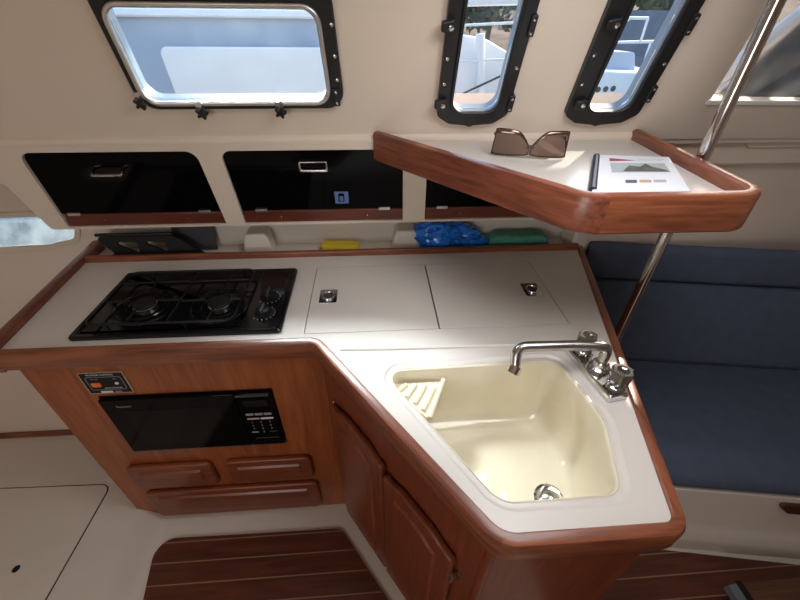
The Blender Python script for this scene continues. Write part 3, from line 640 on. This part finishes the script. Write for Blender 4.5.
k3 = locker(L3, 0.173, 0.639, 'right wall locker with black door, partly behind the raised wooden shelf', [0.229], 'reddish wooden rail under the right black locker door, behind the shelf')
bm = NB(); tube(bm, bez([FAS.p(-0.812, 0.205, 0.002), FAS.p(-0.812, 0.195, 0.030), FAS.p(-0.730, 0.195, 0.030), FAS.p(-0.730, 0.205, 0.002)], 0.006), 0.004, 10); obj('handle', bm, M_CHROME, k1)
bm = NB(); holed(bm, FAS, rrect(-0.222, 0.186, -0.136, 0.220, 0.006), [rrect(-0.216, 0.194, -0.142, 0.216, 0.004)], 0.002, 0.012); obj('handle', bm, M_CHROME, k2, bevel=0.002)
bm = NB(); holed(bm, FAS, rrect(-0.126, 0.070, -0.082, 0.114, 0.003), [rpoly([(-0.116, 0.076), (-0.096, 0.076), (-0.094, 0.108), (-0.114, 0.108)], 0.006)], 0.002, 0.0035)
obj('emblem', bm, mat('blue_emblem', (0.10, 0.17, 0.42), 0.4), k2, label='small blue square emblem')
bm = NB(); prism(bm, FAS, rrect(-0.111, 0.079, -0.099, 0.097, 0.004), 0.002, 0.0034); obj('emblem_mark', bm, mat('grey_blue', (0.12, 0.16, 0.24), 0.4), k2)

# ------------------------------------------------------------------ things in the trough
rk = thing('pot_rack', 'black folded pot rack standing in the trough behind the stove', 'rack', (-0.8, 1.27, 0.885))
TR = Pl((0, 1.265 - 0.135, 0), (1, 0, 0), (0, 0.15, 1), (0, -1, 0.15))
bm = NB(); holed(bm, TR, rpoly([(-0.905, 0.888), (-0.615, 0.888), (-0.610, 0.898), (-0.700, 0.968), (-0.720, 0.976), (-0.962, 0.976), (-0.970, 0.966)], 0.008),
                 [rpoly([(-0.842, 0.910), (-0.838, 0.955), (-0.905, 0.957), (-0.912, 0.947)], 0.010), rpoly([(-0.738, 0.910), (-0.744, 0.955), (-0.808, 0.957), (-0.812, 0.947)], 0.010)], 0.0, 0.012)
obj('side_frame', bm, M_MATBLK, rk, bevel=0.003)
bm = NB(); tube(bm, [(-0.925, 1.245, 0.899), (-0.62, 1.245, 0.897)], 0.013, 12); obj('base_bar', bm, M_MATBLK, rk)
bm = NB(); tube(bm, [(-0.968, 1.262, 0.976), (-0.71, 1.262, 0.976)], 0.006, 10); obj('top_bar', bm, M_BLACK, rk)
bm = NB(); prism(bm, Pl((0, 1.308, 0.886), (1, 0, 0), (0, 0.10, 1), (0, -1, 0)), rrect(-0.735, 0.0, -0.590, 0.118, 0.004), 0.0, 0.006)
tag(obj('dark_tray', bm, M_DKGREY, bevel=0.001), 'dark grey flat tray upright behind the black pot rack', 'tray')
bm = NB(); prism(bm, Pl((0, 1.285, 0.8855), (1, 0, 0), (0, 1, 0), (0, 0, 1)), rpoly([(-0.205, -0.02), (-0.062, -0.035), (-0.058, 0.022), (-0.2, 0.035)], 0.015), 0.0, 0.024); tag(obj('sponge', bm, M_YEL, bevel=0.009, seg=3), 'yellow sponge lying in the trough behind the left lid', 'sponge')
bm = NB()
blob(bm, (0.222, 1.272, 0.938), 0.078, 0.036, 0.056, 0.35, 2.2, 3.1, 4); blob(bm, (0.305, 1.28, 0.930), 0.080, 0.036, 0.046, 0.4, 2.4, 5.7, 4)
blob(bm, (0.375, 1.275, 0.905), 0.060, 0.030, 0.024, 0.35, 2.0, 8.2, 4)
for v in bm.verts:
    v.co.z = max(v.co.z + 0.004 * noise.noise(v.co * 45), 0.886); v.co.y = min(max(v.co.y, 1.225), 1.33)
bag = obj('plastic_bag', bm, M_BAG, sharp=25); tag(bag, 'crumpled bright blue plastic bag in the trough behind the right lid', 'bag')
bm = NB(); tube(bm, bez([(0.185, 1.255, 0.955), (0.195, 1.248, 0.990), (0.245, 1.248, 0.992), (0.262, 1.25, 0.955)], 0.03, 6), [0.010] * 2 + [0.008] * 12 + [0.010] * 2, 8); obj('bag_handle', bm, M_BAG, bag)
bm = NB(); pts = [(0.425, 0.886)] + [(0.425 + 0.235 * u / 24, 0.886 + (0.012 + 0.050 * (sin(pi * u / 24) ** 0.35) - 0.010 * cos(2 * pi * (u / 24 - 0.5) * 1.0) * (1 if 6 < u < 18 else 0.6))) for u in range(25)] + [(0.660, 0.886)]
prism(bm, Pl((0, 1.275, 0), (1, 0, 0), (0, 0, 1), (0, -1, 0)), [(a, b) for a, b in pts[::-1]], -0.03, 0.03)
tag(obj('folded_cloth', bm, M_GREEN, bevel=0.008, seg=3), 'green folded cloth in the trough right of the blue bag', 'cloth')

# ------------------------------------------------------------------ raised shelf
sh = thing('corner_shelf', 'raised corner shelf with a deep reddish wooden rim, above the worktop', 'shelf', (0.45, 0.9, 1.255))
ZS = 1.302
A_, B_, C_, D_ = Vector((0.004, 1.165)), Vector((0.397, 0.645)), Vector((0.760, 0.642)), Vector((0.806, 1.165))
plan = [(A_.x + 0.03, 1.168), (B_.x + 0.005, B_.y + 0.012), (C_.x - 0.01, C_.y + 0.012), (D_.x - 0.012, 1.168)]
bm = NB(); prism(bm, horiz(0), rpoly(plan, [0, 0.055, 0.045, 0], 6), 1.270, ZS); obj('shelf_board', bm, M_TOP, sh)
def sprof(w_, zl, zh): return [(0.004, zl), (w_ - 0.004, zl), (w_, zl + 0.004), (w_, zh - 0.008), (w_ - 0.003, zh - 0.002), (w_ - 0.009, zh), (0.006, zh), (0.0, zh - 0.006), (0.0, zl + 0.004)]
iw = 0.026
pl_ = rpoly([(A_.x + iw * 0.8, A_.y), (B_.x + iw * 0.45, B_.y + iw), (C_.x - iw * 0.9, C_.y + iw), (D_.x - iw, D_.y)], [0, 0.06, 0.04, 0], 8)
bl = max(range(len(pl_)), key=lambda i: -(Vector(pl_[i]) - Vector((C_.x, C_.y))).length)
nb = len(pl_)
bm = NB(); sweep_rim(bm, pl_, sprof(iw, 1.252, 1.331), 0, 9); obj('left_rim', bm, wood('shelf_wood_slant', (0.105, 0.026, 0.014), (0.29, 0.085, 0.042), 'X', math.atan2(B_.y - A_.y, B_.x - A_.x)), sh)
bm = NB(); sweep_rim(bm, pl_, sprof(iw, 1.252, 1.331), 9, 14); obj('front_rim', bm, M_WX, sh)
bm = NB(); sweep_rim(bm, pl_, sprof(iw, 1.252, 1.331), 14, None); obj('end_rim', bm, M_WY, sh)

# grab pole
gp = thing('grab_pole', 'polished steel upright pole behind the raised shelf', 'pole', (0.797, 0.90, -0.008))
bm = NB(); tube(bm, [(0.797, 0.90, -0.004), (0.807, 0.90, 1.85)], 0.0150, 20); obj('tube', bm, M_CHROME, gp)
bm = NB(); lathe(bm, (0.797, 0.90, -0.008), (0, 0, 1), [(0.035, 0), (0.035, 0.006), (0.018, 0.012)], 24); obj('base_flange', bm, M_CHROME, gp)

# booklet
bk = thing('booklet', 'white comb-bound booklet with a landscape picture on its cover, lying on the shelf', 'booklet', (0.60, 0.84, ZS))
BP = Pl((0.440, 0.717, ZS), (0.999, -0.025, 0), (0.47, 0.88, 0), (0, 0, 1))
bm = NB(); prism(bm, BP, [(0, 0), (0.205, 0), (0.190, 0.262), (0.0, 0.285)], 0.0003, 0.010); obj('pages', bm, M_PAPER, bk, bevel=0.001)
bm = NB(); prism(bm, BP, [(0.004, 0.003), (0.203, 0.003), (0.188, 0.260), (0.004, 0.283)], 0.010, 0.0112); cv = obj('cover', bm, M_PAPER, bk)
bm = NB(); tube(bm, [BP.p(0.001, 0.015, 0.007), BP.p(0.001, 0.283, 0.007)], 0.0085, 10); obj('binding_comb', bm, M_NAVY, bk, label='dark navy binding comb')
def patch(name, lp, m): 
    bm = NB(); prism(bm, BP, lp, 0.0112, 0.0116); obj(name, bm, m, cv, smooth=False)
patch('cover_pennant', [(0.034, 0.222), (0.034, 0.250), (0.100, 0.228)], M_REDP)
patch('cover_title', rrect(0.105, 0.232, 0.172, 0.236, 0.001), mat('pale_print', (0.55, 0.56, 0.60), 0.6)); patch('cover_title', rrect(0.105, 0.222, 0.165, 0.225, 0.001), mat('pale_print2', (0.6, 0.61, 0.65), 0.6))
patch('cover_photo_sky', [(0.040, 0.128), (0.178, 0.128), (0.170, 0.200), (0.036, 0.208)], mat('pale_sea', (0.46, 0.53, 0.55), 0.6, noise_amt=0.1, noise_scale=30))
bm = NB(); prism(bm, BP, [(0.066, 0.135), (0.175, 0.131), (0.168, 0.146), (0.140, 0.168), (0.122, 0.198), (0.108, 0.172), (0.082, 0.184), (0.074, 0.160)], 0.0116, 0.0119); obj('cover_photo_hill', bm, mat('grey_hill', (0.14, 0.13, 0.11), 0.7, noise_amt=0.3, noise_scale=60), cv, smooth=False)
patch('cover_logo', rrect(0.070, 0.052, 0.095, 0.072, 0.001), mat('logo_grey', (0.10, 0.11, 0.18), 0.6)); patch('cover_logo', rrect(0.101, 0.054, 0.127, 0.072, 0.001), mat('logo_tan', (0.55, 0.38, 0.22), 0.6)); patch('cover_logo', rrect(0.132, 0.055, 0.160, 0.072, 0.001), mat('logo_lilac', (0.42, 0.40, 0.48), 0.6))

# sunglasses
sg = thing('sunglasses', 'brown wraparound sunglasses standing on the raised shelf', 'sunglasses', (0.40, 1.0, ZS))
ga = rad(-13)
def GP(x, z):  # curved front: bows toward the viewer
    y = 0.014 * (x / 0.08) ** 2 - 0.012 * z / 0.06
    x *= 1.17; z *= 1.12
    return Vector((0.398 + x * cos(ga) - y * sin(ga), 0.978 + x * sin(ga) + y * cos(ga), ZS + z))
def shell(outline_top, outline_bot, m, name, off=0.0):
    bm = NB(); n = len(outline_top); rows = 6; f = []; b = []
    for r in range(rows + 1):
        t = r / rows
        f.append([GP(xt * (1 - t) + xb * t, zt * (1 - t) + zb * t) + Vector((0, -off, 0)) for (xt, zt), (xb, zb) in zip(outline_top, outline_bot)])
    loft(bm, f, False, False, closed=False)
    o = obj(name, bm, m, sg, sharp=60); md = o.modifiers.new('thick', 'SOLIDIFY'); md.thickness = 0.002; return o
def lens(s):
    xs = [s * (0.002 + 0.072 * k / 12) for k in range(13)]
    tp = []; bt = []
    for k, x in enumerate(xs):
        u = k / 12; tp.append((x, 0.026 + 0.036 * sin(min(1, u / 0.5) * pi / 2))); bt.append((x * (1.0 + 0.06 * u), 0.005 + 0.005 * (1 - u) ** 3))
    shell(tp, bt, M_LENS, 'lens')
    rim = [GP(x, z) for x, z in tp] + [GP(x, z) for x, z in bt[::-1]]
    bm = NB(); tube(bm, rim, 0.0022, 8, closed=True); obj('lens_rim', bm, M_FRAME, sg)
    e = GP(s * 0.076, 0.048)
    d = Vector((-sin(ga), cos(ga), 0))
    bm = NB(); tube(bm, bez([GP(s * 0.073, 0.048), e + d * 0.012, e + d * 0.075 + Vector((-s * 0.01, 0, -0.008)), e + d * 0.118 + Vector((-s * 0.02, 0, -0.036))], 0.02), [0.004] * 16, 8); obj('temple', bm, M_FRAME, sg)
lens(-1); lens(1)
bm = NB(); tube(bm, [GP(-0.008, 0.026), GP(0, 0.029), GP(0.008, 0.026)], 0.003, 8); obj('bridge', bm, M_FRAME, sg)

# ------------------------------------------------------------------ settee
sa = rad(-8.6); su = Vector((cos(sa), sin(sa), 0)); sv = Vector((-sin(sa), cos(sa), 0))
SO = Vector((1.0, 0.566, 0))
def SP(a, prof, bm, n=1, L0=-0.18, L1=1.5):
    loft(bm, [[SO + su * l + sv * y + Vector((0, 0, z)) for y, z in prof] for l in (L0, L1)])
sb = thing('settee_base', 'cream moulded settee base under the blue cushions', 'settee', (1.4, 0.7, -0.008))
bm = NB(); SP(0, [(-0.030, -0.008), (0.62, -0.008), (0.62, 0.345), (0.002, 0.345), (0.0, 0.335), (0.004, 0.15), (-0.012, 0.11), (-0.028, 0.07), (-0.032, 0.05)], bm, L0=-0.18)
obj('base_moulding', bm, M_LINER, sb, sharp=50)
HF = Pl(SO, su, (0, 0, 1), -sv)
bm = NB(); prism(bm, HF, rpoly([(0.285, 0.325), (0.345, 0.272), (0.62, 0.272), (0.62, 0.325)], [0.012, 0.02, 0.02, 0.012]), -0.002, 0.012); obj('hand_hold', bm, wood('dark_teak', (0.05, 0.014, 0.010), (0.10, 0.03, 0.018), 'X'), sb, bevel=0.004, label='dark wooden hand hold')
def cushion(name, prof, r, L0, L1, label):
    bm = NB(); P = rpoly(prof, r, 5); loops = []
    for l, k in ((L0, 0.94), (L0 + 0.006, 0.985), (L0 + 0.02, 1.0), ((L0 + L1) / 2, 1.0), (L1 - 0.02, 1.0), (L1 - 0.006, 0.985), (L1, 0.94)):
        cy = sum(p[0] for p in P) / len(P); cz = sum(p[1] for p in P) / len(P)
        loops.append([SO + su * l + sv * (cy + (y - cy) * k) + Vector((0, 0, cz + (z - cz) * k)) for y, z in P])
    loft(bm, loops); o = obj(name, bm, M_BLUE, sharp=50); tag(o, label, 'cushion', 'blue settee cushions')
    return o
cushion('seat_cushion', [(0.0, 0.347), (0.502, 0.347), (0.502, 0.455), (0.085, 0.450), (0.01, 0.40)], [0.03, 0.02, 0.02, 0.09, 0.05], -0.165, 1.45, 'blue fabric seat cushion of the settee, along its front')
cushion('back_cushion', [(0.503, 0.405), (0.64, 0.405), (0.69, 0.744), (0.632, 0.749)], [0.015, 0.01, 0.01, 0.02], -0.28, 1.45, 'blue fabric upright back cushion between the seat and the top bolster')
cushion('bolster', [(0.622, 0.752), (0.69, 0.752), (0.665, 0.900), (0.648, 0.915), (0.625, 0.89)], [0.03, 0.01, 0.02, 0.015, 0.05], -0.28, 1.45, 'long blue bolster along the top of the settee back')

# ------------------------------------------------------------------ floor pieces
bm = NB(); prism(bm, horiz(0), rpoly([(-0.49, -1.2), (0.46, -0.20), (-0.168, 0.668), (-0.862, 0.676)], [0.02, 0.02, 0.055, 0.06], 8), -0.0075, 0.002)
tag(obj('sole_panel', bm, M_SOLE, bevel=0.001), 'dark plank floor panel with pale strips in front of the microwave cabinet', 'floor panel', 'plank floor panels')
bm = NB(); prism(bm, horiz(0), [(0.53, -1.2), (2.2, -1.2), (2.2, 0.318), (0.99, 0.524), (0.60, 0.524), (0.53, 0.26)], -0.0075, 0.002)
tag(obj('sole_panel', bm, M_SOLE, bevel=0.001), 'dark plank floor panel with pale strips between the sink cabinet and settee', 'floor panel', 'plank floor panels')
hl = thing('hatch_lid', 'cream flush hatch lid with a finger hole in the left platform', 'hatch', (-1.4, 0.6, 0.060))
hp = rpoly([(-1.118, 0.10), (-1.102, 0.868), (-1.85, 0.885), (-1.85, 0.10)], 0.035)
bm = NB(); holed(bm, horiz(0.060), inset(hp, -0.0) if False else hp, [circ(-1.266, 0.585, 0.012)], 0.0005, 0.003); obj('lid_panel', bm, M_LINER, hl, smooth=False)
bm = NB(); holed(bm, horiz(0.060), inset(hp, 0.004) if False else [(a, b) for a, b in inset(hp[::-1], 0.004)][::-1], [hp], 0.0003, 0.0012); obj('edge_gap', bm, M_MATBLK, hl, smooth=False)
bm = NB(); prism(bm, horiz(0.060), circ(-1.266, 0.585, 0.0118), 0.0004, 0.001); obj('finger_hole', bm, M_MATBLK, hl, smooth=False)
st = thing('foot_stool', 'low brown wooden stool with grey rubber end, on the floor by the settee', 'stool', (1.28, 0.25, 0.002))
bm = NB(); prism(bm, horiz(0), rrect(1.165, 0.10, 1.55, 0.375, 0.03), 0.075, 0.10); obj('seat_board', bm, M_LEATHER, st, bevel=0.006, seg=3)
bm = NB(); loft(bm, [[Vector((x, y, z)) for x, z in [(1.164, 0.074), (1.164, 0.103), (1.150, 0.105), (1.128, 0.092), (1.122, 0.070), (1.140, 0.060)]] for y in (0.10, 0.372)]); obj('end_bumper', bm, M_GREYR, st, label='grey rubber end')
bm = NB(); loft(bm, [[Vector((x, y, z)) for x, z in [(1.170, 0.1005), (1.170, 0.105), (1.148, 0.107), (1.148, 0.1045), (1.164, 0.1035)]] for y in (0.10, 0.378)]); obj('end_strap', bm, M_MATBLK, st)
for x, y in ((1.20, 0.13), (1.20, 0.34), (1.50, 0.13), (1.50, 0.34)):
    bm = NB(); box(bm, (x - 0.015, y - 0.015, 0.002), (x + 0.015, y + 0.015, 0.075)); obj('leg', bm, M_LEATHER, st)

# ------------------------------------------------------------------ outside: harbour
bm = NB(); box(bm, (-60, 1.9, -0.1), (60, 9.5, 0.10)); struct('ground_1', bm, M_WATER)
bm = NB(); loft(bm, [[Vector((x, y, z)) for y, z in ((9.0, -0.1), (9.0, 0.25), (11, 0.9), (16, 1.6), (26, 4.5), (60, 9), (60, -0.1))] for x in (-60, 60)]); struct('ground_2', bm, M_BANK)
# unseen sheet added over the side deck to keep sun off the window tops
aw = thing('added_sunshade', 'unseen sheet on poles, added to shade the upper part of the windows', 'added_sunshade', (2.6, 2.0, 1.2))
del aw['label'], aw['category']; aw['kind'] = 'structure'
bm = NB(); prism(bm, horiz(3.0), rpoly([(0.3, 1.45), (4.6, 1.45), (4.6, 2.54), (0.3, 2.54)], 0.08), 0, 0.01); obj('shade_sheet', bm, M_ROPE, aw)
for x in (0.34, 4.56):
    bm = NB(); tube(bm, [(x, 2.5, 1.2), (x, 2.5, 3.0)], 0.014, 10); obj('post', bm, M_STEEL, aw)
# moored boat seen through the big window
nb_ = thing('moored_boat', 'pale moored boat with a white sheet, outside the big window', 'boat', (-1.2, 3.8, 0.10))
bm = NB(); prism(bm, Pl((0, 3.35, 0), (1, 0, 0), (0, 0, 1), (0, -1, 0)), rpoly([(-3.6, 0.0), (0.1, 0.0), (0.35, 1.0), (-3.9, 1.0)], 0.15), -1.6, 0.0); obj('hull', bm, M_BOATW, nb_)
bm = NB(); prism(bm, Pl((0, 3.40, 0), (1, 0, 0), (0, 0, 1), (0, -1, 0)), rpoly([(-3.2, 1.0), (0.02, 1.0), (-0.02, 1.58), (-3.1, 1.58)], 0.06), -1.2, 0.0); obj('cabin_side', bm, M_BOATG, nb_)
bm = NB(); prism(bm, Pl((0, 3.40, 0), (1, 0, 0), (0, 0, 1), (0, -1, 0)), [(-3.2, 1.58), (0.05, 1.58), (0.05, 1.63), (-3.2, 1.63)], -1.2, 0.06); obj('cabin_roof', bm, M_BOATW, nb_, bevel=0.015)
bm = NB(); prism(bm, Pl((0, 3.22, 0), (1, 0, 0), (0, 0, 1), (0, -1, 0)), rpoly([(-1.40, 0.9), (0.2, 0.9), (0.2, 1.42), (-1.44, 1.42)], 0.05), -0.03, 0.0); obj('white_sheet', bm, M_WHITE, nb_, bevel=0.01)  # white sheet built for the pale rectangle visible in the pane
# sailing yacht bow through the second window
yb = thing('yacht', 'white sailing yacht bow with rails, outside the narrow middle window', 'boat', (0.9, 4.0, 0.10))
bm = NB(); prism(bm, Pl((0, 3.6, 0), (1, 0, 0), (0, 0, 1), (0, -1, 0)), rpoly([(0.45, 0.05), (1.15, 0.05), (1.55, 1.24), (1.12, 1.38), (0.92, 1.47), (0.45, 1.52)], [0.05, 0.2, 0.03, 0.2, 0.2, 0.05]), -1.5, 0.0); obj('hull', bm, M_BOATW, yb, bevel=0.03, seg=3)
for nmx, a, b, r_ in (('rail', (0.4, 3.5, 1.68), (1.7, 3.5, 1.72), 0.028), ('lifeline', (0.4, 3.5, 1.535), (1.7, 3.5, 1.60), 0.009), ('lifeline', (0.4, 3.5, 1.31), (1.7, 3.5, 1.36), 0.007), ('mooring_line', (0.70, 3.48, 1.07), (1.10, 3.48, 1.24), 0.008)):
    bm = NB(); tube(bm, [a, b], r_, 8); obj(nmx, bm, M_MATBLK if nmx == 'mooring_line' else M_BOATW, yb)
bm = NB(); tube(bm, [(0.86, 3.52, 1.50), (0.94, 3.52, 0.95)], 0.035, 12); obj('stanchion', bm, M_BOATW, yb)
for x in (0.42, 1.62):
    bm = NB(); tube(bm, [(x, 3.52, 1.2), (x, 3.5, 1.70)], 0.014, 8); obj('stanchion', bm, M_BOATW, yb)
# motor boat through the third window
mb = thing('motor_boat', 'white motor boat with a row of dark portholes, outside the right narrow window', 'boat', (3.4, 6.5, 0.10))
bm = NB(); prism(bm, Pl((0, 6.0, 0), (1, 0, 0), (0, 0, 1), (0, -1, 0)), rpoly([(2.3, 0.05), (4.2, 0.05), (4.5, 0.98), (2.0, 1.06)], 0.1), -1.6, 0.0); obj('hull', bm, M_BOATW, mb, bevel=0.03)
for k in range(6):
    bm = NB(); lathe(bm, (2.95 + 0.11 * k, 6.0, 0.77 + 0.006 * k), (0, -1, 0), [(0.038, -0.01), (0.038, 0.006), (0.03, 0.008)], 14); obj('porthole', bm, M_MATBLK, mb)
bm = NB(); prism(bm, Pl((0, 6.4, 0), (1, 0, 0), (0, 0, 1), (0, -1, 0)), rpoly([(2.4, 0.95), (4.0, 0.95), (3.9, 1.22), (2.5, 1.22)], 0.05), -0.9, 0.0); obj('cabin', bm, M_BOATG, mb)
for a, b in (((2.6, 6.1, 1.33), (4.3, 6.1, 1.37)), ((3.15, 6.1, 1.36), (3.15, 6.1, 1.62)), ((3.75, 6.1, 1.36), (3.75, 6.1, 1.62)), ((3.15, 6.1, 1.62), (3.75, 6.1, 1.62)), ((3.15, 6.1, 1.40), (3.5, 6.1, 1.61)), ((2.8, 6.1, 1.02), (2.8, 6.1, 1.35)), ((3.9, 6.1, 1.0), (3.9, 6.1, 1.37))):
    bm = NB(); tube(bm, [a, b], 0.017, 8); obj('rail', bm, M_BOATW, mb)
bm = NB(); box(bm, (3.4, 8.2, 0.05), (6.6, 9.3, 1.05)); box(bm, (4.3, 8.6, 1.05), (6.4, 9.3, 1.75)); tag(obj('dock_shed', bm, mat('shed_grey', (0.13, 0.15, 0.19), 0.8)), 'low grey dock shed behind the white motor boat', 'shed')
bm = NB(); box(bm, (4.6, 9.6, 0.4), (12, 11.2, 0.82)); struct('ground_3', bm, M_ROAD)
# clear dodger with tubes outside the far right window
dg = thing('dodger', 'pale bent dodger tubes outside the far right window', 'dodger', (1.4, 1.5, 1.3))
for a, b, r_ in (((1.08, 1.40, 1.34), (1.66, 1.36, 1.95), 0.024), ((1.20, 1.55, 1.30), (1.80, 1.50, 1.95), 0.012), ((1.25, 1.60, 1.28), (1.95, 1.60, 1.85), 0.008)):
    bm = NB(); tube(bm, [a, b], r_, 10); obj('tube', bm, M_BOATW, dg)
def tree(x, y, z, h, r, m, label, seed, name='tree'):
    rnd = random.Random(seed); t = thing(name, label, name, (x, y, z), 'trees and bushes ashore')
    bm = NB(); tube(bm, [(x, y, z), (x + 0.1, y, z + h * 0.5), (x, y, z + h * 0.75)], [0.03 * h, 0.022 * h, 0.008 * h], 8); obj('trunk', bm, M_BARK, t)
    bm = NB()
    for k in range(1500):
        d = Vector((rnd.gauss(0, 1), rnd.gauss(0, 1), rnd.gauss(0, 1))).normalized() * (rnd.random() ** 0.4)
        kk = 1 + 0.35 * noise.noise(d * 2.5 + Vector((seed, 0, 0)))
        c = Vector((x + d.x * r * kk, y + d.y * r * kk, z + h * 0.62 + d.z * h * 0.42 * kk)); s = r * 0.11
        u = Vector((rnd.gauss(0, 1), rnd.gauss(0, 1), rnd.gauss(0, 1))).normalized(); v = u.orthogonal().normalized()
        vs_ = [bm.verts.new(c + u * s), bm.verts.new(c + v * s * 0.6), bm.verts.new(c - u * s), bm.verts.new(c - v * s * 0.6)]; bm.faces.new(vs_)
    me = bpy.data.meshes.new('crown'); bm.to_mesh(me); bm.free(); me.materials.append(m)
    o = bpy.data.objects.new('crown', me); COL.objects.link(o); o.parent = t; me.transform(Matrix.Translation(-Vector((x, y, z))))
tree(2.9, 11.2, 0.9, 2.2, 1.15, M_LEAFD, 'dark tree on the bank, seen through the middle narrow window', 1)
tree(8.2, 12.6, 1.1, 2.6, 1.3, M_LEAF, 'bright green tree on the bank, seen through the right narrow window', 2)
tree(-0.6, 13.5, 1.3, 3.4, 1.4, M_LEAFD, 'dark tree on the bank left of the yacht bow', 3)
tree(5.4, 11.6, 0.9, 2.4, 0.95, M_LEAF, 'large green tree on the bank behind the dock shed', 4)
tree(3.60, 7.86, 0.10, 1.15, 0.16, M_LEAF, 'small green bush in front of the dock shed', 5, 'bush')
